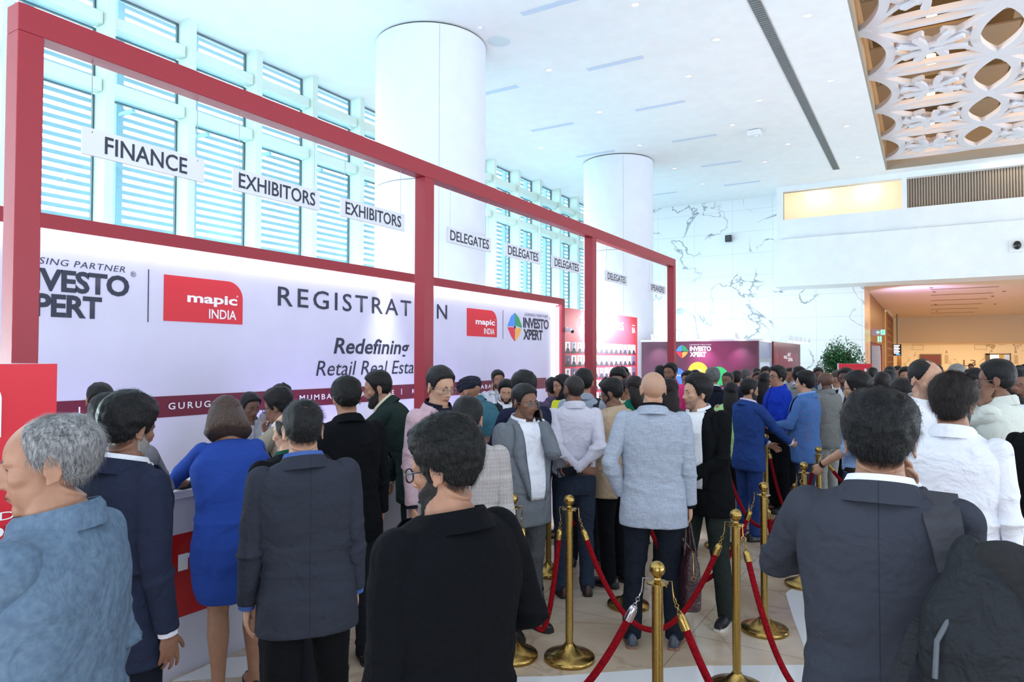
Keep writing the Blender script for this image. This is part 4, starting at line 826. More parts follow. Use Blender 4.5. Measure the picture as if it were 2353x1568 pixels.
def cloth_of(spec):
    """spec: (rgb, kind, extra)"""
    rgb = spec[0]; kind = spec[1] if len(spec) > 1 else 'cloth'; ex = spec[2] if len(spec) > 2 else {}
    return mat('fabric_%s_%d_%d_%d' % ((kind,)+tuple(rgb)), rgb, .9, kind=kind, spec=.12, **ex)
SK = {0: (188, 146, 122), 1: (160, 118, 95), 2: (126, 89, 71), 3: (94, 64, 52)}
def person(p):
    k = p.get; dpt = k('d'); near = dpt < 3.4; mid = dpt < 6.2
    vb = .0040 if near else .0068 if dpt < 5.3 else .0095 if dpt < 8 else .014
    vc = .0085 if near else .010 if mid else .014 if dpt < 8 else .02
    rs = np.random.RandomState(k('seed', 1)); rnd = random.Random(k('seed', 1))
    fem = k('sex') == 'f'; fat = k('fat', 1.)*(.90 if fem else 1.); belly = k('belly', 0.); lean = R_(k('lean', 0)); slean = R_(k('slean', 0))
    # spine
    zt = np.linspace(.3, 1.60, 66); pos = []; cur = V((0, 0, .3)); ang = []
    for i, z in enumerate(zt):
        t = min(1, max(0, (z-.90)/.32)); th = lean*t; ph = slean*t; dirv = V((math.sin(ph), math.sin(th), math.cos(th)*math.cos(ph))).normalized()
        if i: cur = cur+dirv*(zt[1]-zt[0])
        pos.append(cur.copy()); ang.append((th, ph))
    def fr(z):
        i = (z-.3)/(zt[1]-zt[0]); i0 = max(0, min(64, int(i))); f = i-i0
        P = pos[i0].lerp(pos[i0+1], f); th, ph = ang[i0]; return P, Matrix.Rotation(-th, 3, 'X')@Matrix.Rotation(ph, 3, 'Y')
    def loft(mb, rings, dx=0., e=2.35, fat_=None, n=44):
        fa = fat if fat_ is None else fat_; vs = []
        for z, a, bf, bb in rings:
            P, Rm = fr(z); a = (a*(fa if z < 1.36 else 1+(fa-1)*.45))+dx; bl = belly*math.exp(-((z-1.04)/.15)**2); bf = bf*fa+dx+bl; bb = bb*(1+(fa-1)*.5)+dx
            for i in range(n):
                t = 2*math.pi*i/n; c_, s_ = math.cos(t), math.sin(t); x = a*math.copysign(abs(c_)**(2/e), c_); y = (bf if s_ > 0 else bb)*math.copysign(abs(s_)**(2/e), s_)
                vs.append(P+Rm@V((x, y, 0)))
        m = len(rings); mb.add(vs, [(j*n+i, j*n+(i+1) % n, (j+1)*n+(i+1) % n, (j+1)*n+i) for j in range(m-1) for i in range(n)]+[tuple(range(n-1, -1, -1)), tuple((m-1)*n+i for i in range(n))])
    def front(rings, x, z, dx=0., e=2.35):
        zz = [r[0] for r in rings]; a = np.interp(z, zz, [r[1] for r in rings]); bf = np.interp(z, zz, [r[2] for r in rings]); fa = fat
        a = a*(fa if z < 1.36 else 1+(fa-1)*.45); bf = bf*fa+belly*math.exp(-((z-1.04)/.15)**2)
        q = max(0, 1-(min(abs(x)/a, .999))**e)**(1/e); P, Rm = fr(z); return P+Rm@V((x, bf*q+dx, 0))
    top = k('top', 'suit'); rk = {'suit': 'jacket', 'shirt': 'shirt', 'polo': 'shirt', 'tee': 'loose', 'loose': 'loose', 'dress': 'dress'}[top]
    if top == 'suit': shx = .176
    else: shx = .170
    if fem: shx -= .016
    sh = {}; Ps, Rs = fr(1.412)
    for s in (-1, 1): sh[s] = Ps+Rs@V((s*shx, -.006, 0))
    nb, nR = fr(1.455); ndir = (nR@V((0, .12, 1))).lerp(V((0, .12, 1)), .45).normalized()
    hc = nb+ndir*.152; hy = R_(k('hy', 0)); hp = R_(k('hp', 4)); hroll = R_(k('hr', 0))
    RH = Matrix.Rotation(hy, 3, 'Z')@Matrix.Rotation(-hp, 3, 'X')@Matrix.Rotation(hroll, 3, 'Y')
    hS = .99 if not fem else .95
    htop = hc+RH@V((0, -.01, .118*hS+.016))
    s = k('z')/htop.z
    if 'minst' in p and s < p['minst']: s = p['minst']
    heading = R_(k('w')); off = Matrix.Rotation(heading, 3, 'Z')@(htop*s)
    root = empty('person', (k('x')-off.x, k('y')-off.y, 0), heading); root.scale = (1, 1, 1)
    tag(root, k('label'), 'person', k('group'))
    # arms
    arms = {}
    for side, key in ((-1, 'L'), (1, 'R')):
        a = k('arm'+key, 'down'); S = sh[side]; ud = side
        if isinstance(a, str):
            T = {'down': ((S.x+ud*.055, S.y+.03, S.z-.535), (ud*.4, -1, 0), (0, .12, -1), (-ud, .1, 0), 14),
                 'fist': ((S.x+ud*.055, S.y+.05, S.z-.53), (ud*.4, -1, 0), (0, .2, -1), (-ud, .1, 0), 75),
                 'fwd': ((ud*.07, S.y+.34, 1.13), (ud*.8, -.6, -.6), (-ud*.45, 1, .25), (-ud*.4, -.2, 1), 38),
                 'counter': ((ud*.12, S.y+.40, 1.14), (ud*1., -.3, -.3), (-ud*.5, 1, 0), (0, 0, -1), 20),
                 'phone': (tuple(hc+RH@V((ud*.098, .070, -.135))), (ud*.35, .20, -1.), tuple(RH@V((-ud*.02, -.40, 1))), tuple(RH@V((-ud, .0, 0))), 42),
                 'behind': ((-ud*.02, -.165, 1.0), (ud*1., -.5, 0), (-ud*1, -.05, -.12), (0, -1, .1), 30),
                 'pocket': ((S.x*1.0+ud*.02, .02, .93), (ud*.8, -.8, .0), (-ud*.1, .25, -1), (-ud, 0, 0), 18),
                 'cross': ((-ud*.04, .215, 1.10), (ud*1., -.5, -.2), (-ud*1, .25, .1), (0, -1, 0), 30),
                 'belly': ((-ud*.00, .20, 1.03), (ud*1., -.5, .1), (-ud*1, .2, 0), (0, -1, .0), 35),
                 'chin': (tuple(hc+RH@V((ud*.03, .14, -.17))), (ud*.5, .2, -1), tuple(RH@V((-ud*.25, .0, 1))), tuple(RH@V((0, -1, .2))), 40),
                 'wipe': (tuple(hc+RH@V((ud*.16, .04, -.13))), (ud*1., .0, -.6), tuple(RH@V((-ud*.6, .15, .8))), tuple(RH@V((-ud, 0, -.3))), 45),
                 'elbow': ((ud*.06, .26, 1.27), (ud*1., .0, -.62), (-ud*.2, .6, .8), (-ud, -.3, 0), 40),
                 'elbowdown': ((ud*.20, .20, 1.06), (ud*.7, -.5, -.8), (-ud*.5, .8, .2), (-ud, 0, 0), 45),
                 'phone2': (tuple(hc+RH@V((ud*.12, .05, -.14))), (ud*.5, .9, -.8), tuple(RH@V((-ud*.05, .12, 1))), tuple(RH@V((-ud, .15, 0))), 42),
                 'shake': ((ud*.20, .42, 1.02), (ud*.6, -1, -.3), (-ud*.2, 1, -.25), (-ud, 0, 0), 20)}[a]
        else: T = a
        W = V(T[0]); E_, W = ik(S, W, .285, .255, V(T[1])); arms[side] = (S, E_, W, V(T[2]), V(T[3]), T[4])
    # legs
    ft = k('feet', ((-.105, .0), (.105, .02))); legs = {}
    for side in (-1, 1):
        fx, fy = ft[0 if side < 0 else 1]; H = V((side*.086*min(fat, 1.1), 0, .87)); A = V((fx, fy-.03, .09)); kn = H.lerp(A, .49)+V((0, .02, 0)); legs[side] = (H, kn, A)
    sk = SK[k('skin', 1)]
    # ---------------- body (one continuous surface)
    b = MB(); prims = FINE; D, F, az, el = sphere_dirs(*((150, 104) if near else (96, 66) if mid else (60, 40))); r = head_r(D, prims)
    if k('jowl'): r = r+.006*np.exp(-((el+45)/22)**2)*np.exp(-((np.abs(az)-60)/50)**2)
    HP = [hc+RH@(V(q)*hS) for q in (D*r[:, None])]; b.add(HP, F)
    eb = MB(); ear(eb, -1); ear(eb, 1); eb.v = [hc+RH@(V(q)*hS) for q in eb.v]; b.add(eb.v, eb.f)
    nr = (.049 if fem else .058)*(1+(fat-1)*.5)
    b.tube([nb+V((0, -.004, -.05)), nb+V((0, -.004, .012)), nb+V((0, -.006, .035)), nb+ndir*.08, hc+RH@V((0, -.022, -.045))], [nr*1.5, nr*1.32, nr*1.14, nr, nr*.98], 22)
    loft(b, RINGS['body'], n=28)
    for side in (-1, 1):
        S, E_, W, hd, pl, cu_ = arms[side]; q = .86 if fem else 1.
        b.tube([S, S.lerp(E_, .5), E_, E_.lerp(W, .35), W], [.045*q, .043*q, .036*q, .037*q, .0245*q], 14); b.ell(S, (.05, .05, .05), 12); b.ell(E_, (.037*q,)*3, 10); b.ell(W, (.025*q,)*3, 8)
        arms[side] += (hand(b, W+(hd.normalized()*.006), hd, pl, side, cu_, .92*q),)
        H, kn, A = legs[side]
        if top == 'dress': b.tube([H, H.lerp(kn, .5), kn, kn.lerp(A, .3), kn.lerp(A, .75), A, A+V((0, 0, -.05))], [.085, .078, .056, .060, .041, .034, .036], 18)
        else: b.tube([H, kn, A, A+V((0, 0, -.05))], [.07, .045, .032, .034], 10)
        b.ell(A+V((0, .05, -.055)), (.036, .105, .028), 10)
    b.v = [V(q)*s for q in b.v]; me, co = remesh(b, vb, 2 if near else 1)
    fc = np.empty(len(me.polygons)*3); me.polygons.foreach_get('center', fc); fc = fc.reshape(-1, 3)
    L = (fc/s-np.array(hc))@np.array(RH)/hS        # head local (RH columns = axes)
    idx = np.zeros(len(fc), dtype=np.int32)
    x, y, z = L.T; lip = (np.abs(x) < .0225) & (y > .066) & (np.abs(z+.0605) < .0095-.14*np.abs(x)+.001); idx[lip] = 1
    if k('beard', 'none') in ('stubble',):
        ra = np.abs(np.degrees(np.arctan2(x, y))); uz = np.interp(ra, [0, 14, 24, 40, 60, 80, 92], [-.044, -.044, -.052, -.044, -.034, -.012, .004])
        idx[(z < uz) & (z > -.128) & (ra < np.interp(z, [-.13, -.09, -.03, .01], [34, 58, 84, 88])) & ~lip & ~((ra > 14) & (ra < 26) & (z > -.052))] = 2
    if k('hair') in ('bald', 'shavenhead', 'shaved', 'balding', 'crown'):
        cap = (z > .0) & (y < .0) & (k('hair') != 'bald'); idx[cap & (k('hair') == 'shavenhead')] = 3
    tone = tuple(int(c_) for c_ in sk)
    lipc = (int(sk[0]*.86), int(sk[1]*.72), int(sk[2]*.72)); stb = tuple(int(c_*.76+8) for c_ in sk)
    body = add_mesh('body', me, [mat('skin_%d_%d_%d' % tone, tone, .48, kind='skin', spec=.4), mat('lips_%d' % sk[0], lipc, .45), mat('stubble_%d' % sk[0], stb, .7), mat('scalp_%d' % sk[0], tuple(int(c_*.94) for c_ in sk), .55)], root, idx)
    # face parts
    tr = lambda q: (hc+RH@(V(q)*hS))*s
    if dpt < 12 and abs(((k('va', 0)+180) % 360)-180) < 140:
        for q in (-1, 1):
            m_ = MB(); c_ = V((q*.031, .0652, .0020)); look = V((R_(k('ey', 0)), 1, -R_(k('hp2', 4)))).normalized(); Rm = look.to_track_quat('Z', 'Y').to_matrix()
            m_.ell((0, 0, 0), (.0121, .0121, .0121), 20, None, 0); vs = [Rm@V(v_) for v_ in m_.v]
            m_.m = [(2 if (sum((vs[i] for i in f), V())/len(f)).normalized().dot(look) > .965 else 1 if (sum((vs[i] for i in f), V())/len(f)).normalized().dot(look) > .83 else 0) for f in m_.f]
            m_.v = [tuple(tr(c_+v_)) for v_ in vs]
            m_.build('eye', [mat('eye_white', (176, 166, 162), .3), mat('iris_brown', (52, 32, 22), .2), mat('pupil', (8, 6, 6), .15)], body, True)
            m_ = MB(); m_.tube([tr((q*(.031-.0150+.030*t), .0656+.0128*math.sin(math.pi*t)**.6-.004*t*t, .0022+.0048*math.sin(math.pi*t)**.8)) for t in [i/8 for i in range(9)]], [.0008*s]+[.0019*s]*7+[.0010*s], 6)
            m_.build('eyelid_line', mat('lash_dark', (34, 22, 20), .6), body, True)
            m_ = MB(); hcx = k('hairc', (20, 18, 18)); br_ = [i/8 for i in range(9)]
            m_.tube([tr((q*(.0125+.040*t), .0868-.021*t*t-.004*t, .0215+.0065*math.sin(math.pi*min(1, t*1.05))-.003*t)) for t in br_], [.0022*s, .0036*s, .0038*s, .0037*s, .0034*s, .003*s, .0026*s, .002*s, .001*s], 8, flat=.8)
            m_.build('eyebrow', mat('brow_%d_%d' % (hcx[0], hcx[1]), tuple(int(c_*.9) for c_ in hcx), .8, kind='hair'), body, True)
        m_ = MB(); m_.tube([tr((x_, .0915-11*x_*x_*1.1, -.0603)) for x_ in np.linspace(-.021, .021, 9)], .0011*s, 6); m_.build('mouth_line', mat('mouth_dark', (70, 30, 28), .6), body, True)
    # hair
    hst = k('hair', 'short'); hcol = k('hairc', (20, 18, 18)); hm = mat('hair_%d_%d_%d' % tuple(hcol), hcol, .42, kind='hair', spec=.22, **({'c2': k('hairc2')} if k('hairc2') else {}))
    if hst not in ('bald', 'shavenhead', 'turban'):
        P, F2, D2, r2, msk, tt = hair_mesh(hst, k('hs', 1.), rs, near)
        m_ = MB(); m_.add([tr(q) for q in P], F2)
        if hst in ('long', 'curlylong'):
            ln = k('hl', .30); pts = []; rr = []
            for i in range(9):
                t = i/8; pts.append(tr((.0, -.052-.035*math.sin(t*2.2), .02-t*ln))); rr.append((.082+.012*math.sin(3*t))*s*(1-.15*t*t))
            m_.tube(pts, rr, 26, flat=.62, upv=(0, 1, 0))
            if hst == 'curlylong' or True:
                m_.v = [V(q)+V((mnoise.noise(V(q)*28), mnoise.noise(V(q)*28+V((9, 0, 0))), 0))*(.012 if hst == 'curlylong' else .004) for q in m_.v]
        if hst == 'bob':
            pts = [tr((.0, -.030-.02*t, .05-t*.20)) for t in (0, .3, .6, .85, 1.)]; m_.tube(pts, [.094*s, .112*s, .128*s, .136*s, .118*s], 30, flat=.80, upv=(0, 1, 0)); m_.v = [V(q)+V((mnoise.noise(V(q)*30), mnoise.noise(V(q)*30+V((9, 0, 0))), 0))*.006 for q in m_.v]
        h_ = m_.build('hair', hm, body, 80)
        if near or (mid and hst in ('curly', 'full', 'quiff', 'curlylong')):
            st = MB(); ids = np.nonzero(msk > .35)[0]; cnt_ = int(k('strands', 2600)*1.6) if near else 1500; Pn = P
            flow0 = k('flow', (0, -1, 0)); 
            for _ in range(cnt_):
                i = ids[rs.randint(len(ids))]; q = V(Pn[i]); nrm = V(D2[i]); jit = V(rs.randn(3)*.004); q = q+jit-nrm*.003
                d0 = V(flow0)*(1 if nrm.z > .45 else .25)+V((0, 0, -1))*(0 if nrm.z > .45 else 1)+V(rs.randn(3))*k('jit', .16)
                tg = (d0-nrm*d0.dot(nrm)).normalized(); Ls = k('slen', .018)*(.5+rs.rand())*(.55+.45*min(1, tt[i]/.02)); w_ = tg.cross(nrm)*.00042
                if hst in ('curly', 'curlylong', 'full'): nrm = (nrm+V(rs.randn(3))*.2).normalized()
                pA = q; pB = q+tg*Ls*.5+nrm*Ls*.14; pC = q+tg*Ls+nrm*Ls*k('lift', .10)
                st.add([tr(pA-w_), tr(pA+w_), tr(pB+w_*.8), tr(pB-w_*.8), tr(pC)], [(0, 1, 2, 3), (3, 2, 4)])
            st.build('hair_strands', hm, body)
    if hst == 'turban':
        m_ = MB(); m_.ell((0, 0, 0), (.105, .118, .075), 28); tm = mat('turban_navy', (24, 26, 48), .85, kind='cloth', crease=30)
        vs = []
        for q in m_.v: q = V(q); q += q.normalized()*(.006*math.sin(q.z*170+q.x*60)); vs.append(tr(q+V((0, -.012, .062))))
        m_.v = vs; m_.build('turban', tm, root, True)
    if hst == 'shaved' or k('cap'): pass
    bd_ = k('beard', 'none')
    if bd_ in ('full', 'short', 'mustache', 'goatee'):
        D3, F3, az3, el3 = sphere_dirs(90 if near else 60, 64 if near else 44); r3 = head_r(D3, FINE if near else BIG); aa = np.abs(az3)
        P0 = D3*r3[:, None]; X, Y, Z = P0.T
        upper = np.interp(aa, [0, 14, 24, 40, 60, 80, 92], [-.044, -.044, -.050, -.040, -.028, .0, .012]); m3 = sstep(upper-Z, -.002, .006)*(1-sstep(aa, 86, 96))
        mo = (np.abs(X) < .024) & (np.abs(Z+.060) < .0085) & (Y > .05); m3 = np.where(mo, 0, m3)
        if bd_ == 'mustache': m3 = m3*(Z > -.056)*(aa < 26)
        if bd_ == 'goatee': m3 = m3*(1-sstep(aa, 22, 30))
        th = {'full': .015, 'short': .0055, 'mustache': .006, 'goatee': .008}[bd_]*k('bth', 1.); low = sstep(-Z, .05, .11)
        nz = np.array([mnoise.noise(V(q)*60) for q in P0]); off3 = -.008+(.008+th*(.55+.75*low)+nz*.0028*(th > .005))*m3
        m_ = MB(); m_.add([tr(q) for q in P0+D3*off3[:, None]], F3); bc = k('beardc', hcol)
        m_.build('beard', mat('beard_%d_%d' % (bc[0], bc[1]), bc, .6, kind='hair', ns=110), body, 80)
    if k('glasses'):
        gm = mat('spectacle_%s' % k('glasses'), {'dark': (18, 18, 22), 'metal': (120, 116, 118), 'blue': (28, 24, 90)}.get(k('glasses'), (18, 18, 22)), .3, .3 if k('glasses') == 'metal' else 0)
        th = .0016 if k('glasses') == 'metal' else .0024; g = MB(); G2 = MB()
        for q in (-1, 1):
            pts = []
            for i in range(21):
                a = i*2*math.pi/20; cx_ = .0235*math.copysign(abs(math.cos(a))**.75, math.cos(a)); cz_ = .0185*math.copysign(abs(math.sin(a))**.75, math.sin(a)); xx = q*.0335+cx_
                pts.append(tr((xx, .0985-.35*abs(xx)**1.6*1.6, .001+cz_)))
            g.tube(pts, th*s, 7, caps=False); G2.add(pts[:-1], [tuple(range(20))])
            g.tube([tr((q*.057, .090, .008)), tr((q*.074, .078, .009)), tr((q*.082, .03, .008)), tr((q*.082, -.008, .008)), tr((q*.080, -.028, -.008))], th*s*.95, 7)
        g.tube([tr((-.0105, .0985, .005)), tr((0, .101, .0085)), tr((.0105, .0985, .005))], th*s, 7)
        go = g.build('glasses', gm, root, True); G2.build('lenses', glassm, go)
    # ---------------- clothes
    def sleeve(side, r0, up_, q=1.):
        mb = MB(); S, E_, W = arms[side][:3]
        if up_ >= 1: pe = E_.lerp(W, (up_-1)); mb.tube([S, S.lerp(E_, .45), S.lerp(E_, .85), E_, E_.lerp(pe, .2), E_.lerp(pe, .6), pe], [r0[0]*q, r0[1]*q, r0[2]*q, r0[2]*q, r0[2]*q*.99, r0[3]*1.06*q, r0[3]*q], 22)
        else: pe = S.lerp(E_, up_); mb.tube([S, S.lerp(pe, .5), pe], [r0[0]*q, r0[1]*q, r0[1]*1.04*q], 22)
        mb.ell(S, (r0[0]*1.0*q,)*3, 18)
        if up_ >= 1: mb.ell(E_, (r0[2]*1.04*q,)*3, 16)
        mb.v = [V(v_)*s for v_ in mb.v]; return mb
    elb = [tuple(arms[q][1]*s) for q in (-1, 1)]; qf = (.88 if fem else 1.)*(1+(fat-1)*.55)
    topc = k('topc', ((40, 42, 50),)); tm = cloth_of(topc); t_ = MB()
    if top == 'suit':
        loft(t_, [r_ for r_ in RINGS['jacket'] if r_[0] >= k('hem', .74)]); slv = ((.066, .061, .054, .043), 1.97)
    elif top == 'dress': loft(t_, RINGS['dress']); slv = ((.060, .054, .050, .045), 1.15)
    else: loft(t_, RINGS[rk]); slv = ((.061, .056, .051, .036) if k('sl', 1.93) >= 1 else (.060, .058, .05, .04), k('sl', 1.93))
    for side in (-1, 1): t_.ell(sh[side]-V((side*.006, 0, .004)), (slv[0][0]*.97*qf,)*3, 18)
    t_.v = [V(q)*s for q in t_.v]; me, co = remesh(t_, vc, 4); am = (.0085 if top in ('shirt', 'loose') else .0075)*s*k('wr', 1.)
    if top == 'dress': am *= .9
    co = fold_disp(me, co, am, k('seed', 1), elb, 1.0*s, s)
    nm = {'suit': 'jacket', 'shirt': 'shirt', 'polo': 'shirt', 'tee': 't_shirt', 'loose': 'shirt', 'dress': 'dress'}[top] if not fem or top == 'dress' or top == 'suit' else 'blouse'
    jk = add_mesh(k('topname', nm), me, tm, root)
    for side in (-1, 1):
        m2, c2_ = remesh(sleeve(side, *slv, qf), vc*.85, 3); fold_disp(m2, c2_, am*1.1, k('seed', 1)+side*3, [elb[0 if side < 0 else 1]], None, s); add_mesh('sleeve', m2, tm, jk)
    rj = RINGS[rk]
    def back(x, z, dx=0., e=2.35):
        zz = [r[0] for r in rj]; a = np.interp(z, zz, [r[1] for r in rj])*(fat if z < 1.36 else 1+(fat-1)*.45); bb = np.interp(z, zz, [r[3] for r in rj])*(1+(fat-1)*.5)
        q = max(0, 1-(min(abs(x)/a, .999))**e)**(1/e); P, Rm = fr(z); return P+Rm@V((x, -bb*q-dx, 0))
    def sm(p_): return p_*s
    def collar(name, m_at, r0, zc, h, spread, flare, front_drop=.03, parent=root, ang=150, th=.003):
        m_ = MB(); n = 28; vs = []
        for i in range(n+1):
            a = R_(-90-ang+2*ang*i/n); f = (1+math.sin(a))/2        # f=0 at the back, 1 at the front
            for q, (dr, dz) in enumerate(((0, h), (0, 0), (flare, -.012), (spread, h*.72), (.004, h+.003))):
                P_, Rm = fr(zc-front_drop*f+dz*.0); rr = r0+dr
                vs.append(sm(P_+Rm@V((rr*1.04*math.cos(a), rr*1.0*math.sin(a)-.008+.012*f, dz))))
        m_.add(vs, [(i*5+q, i*5+(q+1) % 5, (i+1)*5+(q+1) % 5, (i+1)*5+q) for i in range(n) for q in range(5)]+[(4, 3, 2, 1, 0), tuple(n*5+q for q in range(5))])
        return m_.build(name, m_at, parent, True)
    if top == 'suit':
        und = k('under', ((220, 222, 232),)); um = cloth_of(und) if und else None
        nr_ = nr*1.02
        if um: collar('shirt_collar', um, nr_+.013, 1.482, .050, .012, .010, .040, root, 156)
        collar('jacket_collar', tm, nr_+.021, 1.478, .038, .014, .036, .045, jk, 118)
        lo_z = k('vz', 1.10); vw = k('vw', .058); f_ = MB(); nz_, nx_ = 24, 12; zT = 1.476
        if um:
            vs = []
            for i in range(nz_+1):
                z = lo_z+(zT-lo_z)*i/nz_; w_ = k('vb', .010)+(vw-k('vb', .010))*((z-lo_z)/(zT-lo_z))**k('vp', 1.)
                for j in range(nx_+1): vs.append(sm(front(rj, w_*(2*j/nx_-1)+k('vo', 0), z, .0075)))
            f_.add(vs, [(i*(nx_+1)+j, i*(nx_+1)+j+1, (i+1)*(nx_+1)+j+1, (i+1)*(nx_+1)+j) for i in range(nz_) for j in range(nx_)])
            o = f_.build('shirt_front', um, root, True); md = o.modifiers.new('t', 'SOLIDIFY'); md.thickness = .004; md.offset = -1
            if mid:
                for i in range(6):
                    z = zT-.05-i*.075
                    if z > lo_z+.02: MB().ell(sm(front(rj, k('vo', 0), z, .012)), (.0045, .0025, .0045), 8).build('shirt_button', mat('button_pale', (200, 200, 205), .4), o)
        for q in (-1, 1):
            lp_ = MB(); vs = []
            for i in range(13):
                t = i/12; z = lo_z+(1.468-lo_z)*t; w_ = k('vb', .010)+(vw-k('vb', .010))*t**k('vp', 1.)+k('vo', 0)*q
                lw = (.012+.066*min(1, t/.62) if t < .68 else (.050 if t < .72 else .066-.03*(t-.72)/.28))*(1 if lo_z > 1.0 else 1.1)
                vs += [sm(front(rj, q*(w_-.003)+0, z, .010)), sm(front(rj, q*(w_+lw*.5), z, .024)), sm(front(rj, q*(w_+lw), z, .015))]
            lp_.add(vs, [(i*3+j, i*3+j+1, (i+1)*3+j+1, (i+1)*3+j)[::q] for i in range(12) for j in range(2)])
            o = lp_.build('lapel', tm, jk, True); md = o.modifiers.new('t', 'SOLIDIFY'); md.thickness = .005*s; md.offset = 0
        if mid:
            for i in range(2): MB().ell(sm(front(rj, .022+(k('vb', .010) if lo_z < 1. else 0), (lo_z if lo_z > 1. else 1.1)-.03-i*.10, .010)), (.008, .004, .008), 10).build('jacket_button', mat('button_dark', (26, 26, 32), .4), jk)
        # shirt cuffs
        if um:
            for side in (-1, 1):
                S, E_, W = arms[side][:3]; u = (W-E_).normalized(); MB().tube([sm(W-u*.02), sm(W+u*.010)], [.034*s*qf, .033*s*qf], 16).build('shirt_cuff', um, root, True)
    elif top in ('shirt', 'polo', 'loose') and not fem:
        collar('shirt_collar', cloth_of(k('colc', topc)), nr*1.02+.012, 1.484, .043, .016, .024, .038, jk, 160)
        if k('sl', 1.93) >= 1.5:
            for side in (-1, 1):
                S, E_, W = arms[side][:3]; u = (W-E_).normalized(); c0 = E_.lerp(W, k('sl', 1.93)-1); MB().tube([sm(c0-u*.045), sm(c0-u*.02), sm(c0+u*.004)], [.040*s*qf, .039*s*qf, .038*s*qf], 18).build('cuff', tm, jk, True)
        m_ = MB(); vs = []
        for i in range(17):
            z = (1.455 if top != 'loose' else 1.455)+((.96 if top == 'shirt' else 1.25 if top == 'polo' else .82)-1.455)*i/16
            for x_ in (-.014, .014): vs.append(sm(front(rj, x_, z, .008)))
        m_.add(vs, [(i*2, i*2+1, i*2+3, i*2+2) for i in range(16)]); o = m_.build('button_placket', tm, jk, True); md = o.modifiers.new('t', 'SOLIDIFY'); md.thickness = .004
    # trousers and shoes
    trc = cloth_of(k('trou', ((28, 30, 36),)))
    if top != 'dress':
        m_ = MB(); loft(m_, RINGS['hips'])
        for side in (-1, 1):
            H, kn, A = legs[side]; m_.tube([H+V((0, 0, .03)), H.lerp(kn, .4), kn, kn.lerp(A, .5), A+V((0, 0, -.045))], [.094*qf, .085*qf, .066*qf, .062*qf, .060*qf], 22)
        m_.v = [V(q)*s for q in m_.v]; me, co = remesh(m_, vc, 3); fold_disp(me, co, .006*s, k('seed', 1)+7, [tuple(legs[q][1]*s) for q in (-1, 1)]+[tuple(legs[q][2]*s) for q in (-1, 1)], None, s)
        add_mesh('trousers', me, trc, root)
        if top in ('shirt', 'polo') or (top == 'suit' and k('vz', 1.1) < 1.):
            m_ = MB(); loft(m_, [(.948, .170, .1185, .1175), (.985, .172, .120, .1175)], .004, n=40); m_.v = [V(q)*s for q in m_.v]
            if top != 'suit': bl = m_.build('belt', mat('belt_black', (22, 20, 20), .4), root, True)
            else: bl = None
            if bl and mid: c_ = sm(front(RINGS['shirt'], 0, .966, .008)); MB().box((c_.x-.022, c_.y-.003, c_.z-.018), (c_.x+.022, c_.y+.004, c_.z+.018)).build('buckle', chrome, bl)
    shc = mat('shoe_%d_%d' % (k('shoec', (20, 20, 22))[0], k('shoec', (20, 20, 22))[1]), k('shoec', (20, 20, 22)), .35); solec = mat('sole_%d' % k('solec', (30, 28, 28))[0], k('solec', (30, 28, 28)), .6)
    for side in (-1, 1):
        H, kn, A = legs[side]; tw = side*R_(9); Rz = Matrix.Rotation(-tw, 3, 'Z'); fl = top == 'dress'
        prof = [(-.085, .020, .048), (-.075, .033, .070), (-.03, .037, .078), (.02, .037, .078), (.07, .043, .060), (.115, .046, .046), (.16, .040, .040), (.19, .022, .030)]
        if fl: prof = [(y_, w_*.9, h_*(.75 if y_ < -.05 else .5)) for y_, w_, h_ in prof]
        m_ = MB(); n = 16; vs = []
        for y_, w_, h_ in prof:
            for i in range(n):
                a = 2*math.pi*i/n; vs.append((Rz@V((w_*math.cos(a)*(1.0 if math.sin(a) < 0 else .9), y_, .022+max(-.006, h_*math.sin(a)))))+V((A.x, A.y, 0)))
        m_.add([sm(V(q)) for q in vs], [(j*n+i, j*n+(i+1) % n, (j+1)*n+(i+1) % n, (j+1)*n+i) for j in range(len(prof)-1) for i in range(n)]+[tuple(range(n-1, -1, -1)), tuple((len(prof)-1)*n+i for i in range(n))])
        so = m_.build('shoe', shc, root, True)
        ol = [(w_*sgn*1.05, y_) for sgn, seq in ((1, prof), (-1, prof[::-1])) for y_, w_, h_ in seq]
        m_ = MB(); m_.prism([((Rz@V((x_, y_, 0))).x*s+A.x*s, (Rz@V((x_, y_, 0))).y*s+A.y*s) for x_, y_ in ol], (0, 0, .001), (1, 0, 0), (0, 1, 0), (0, 0, 1), .020*s); m_.build('sole', solec, so)
    # wrist things
    for w_ in k('watch', ()):
        S, E_, W = arms[w_][:3]; u = (W-E_).normalized(); m_ = MB().tube([sm(W-u*.012), sm(W+u*.008)], [.031*s, .030*s], 18); m_.build('wrist_watch', black_pl, root, True)
    # held phones are things of their own
    def wpt(q): return Matrix.Rotation(heading, 4, 'Z')@V(q)+V((root.location.x, root.location.y, 0))
    for side, lb in k('phones', ()):
        hp_, u, pn, lat = arms[side][6]; M3 = Matrix.Rotation(heading, 3, 'Z')@Matrix((tuple(lat), tuple(u), tuple(pn))).transposed()
        o = MB().box((-.037, -.075, -.0045), (.037, .075, .0045)).build('mobile_phone', black_pl, None, bevel=.004)
        MB().box((-.033, -.069, .0046), (.033, .069, .0056)).build('phone_screen', mat('phone_glass', (12, 14, 20), .08), o)
        M4 = M3.to_4x4(); M4.translation = wpt((hp_-u*.008)*s); o.matrix_world = M4; tag(o, lb, 'mobile phone')
    return root, dict(s=s, arms=arms, hc=hc, RH=RH, fr=fr, front=front, back=back, rj=rj, sh=sh, wpt=wpt, heading=heading, nb=nb, dress=jk)
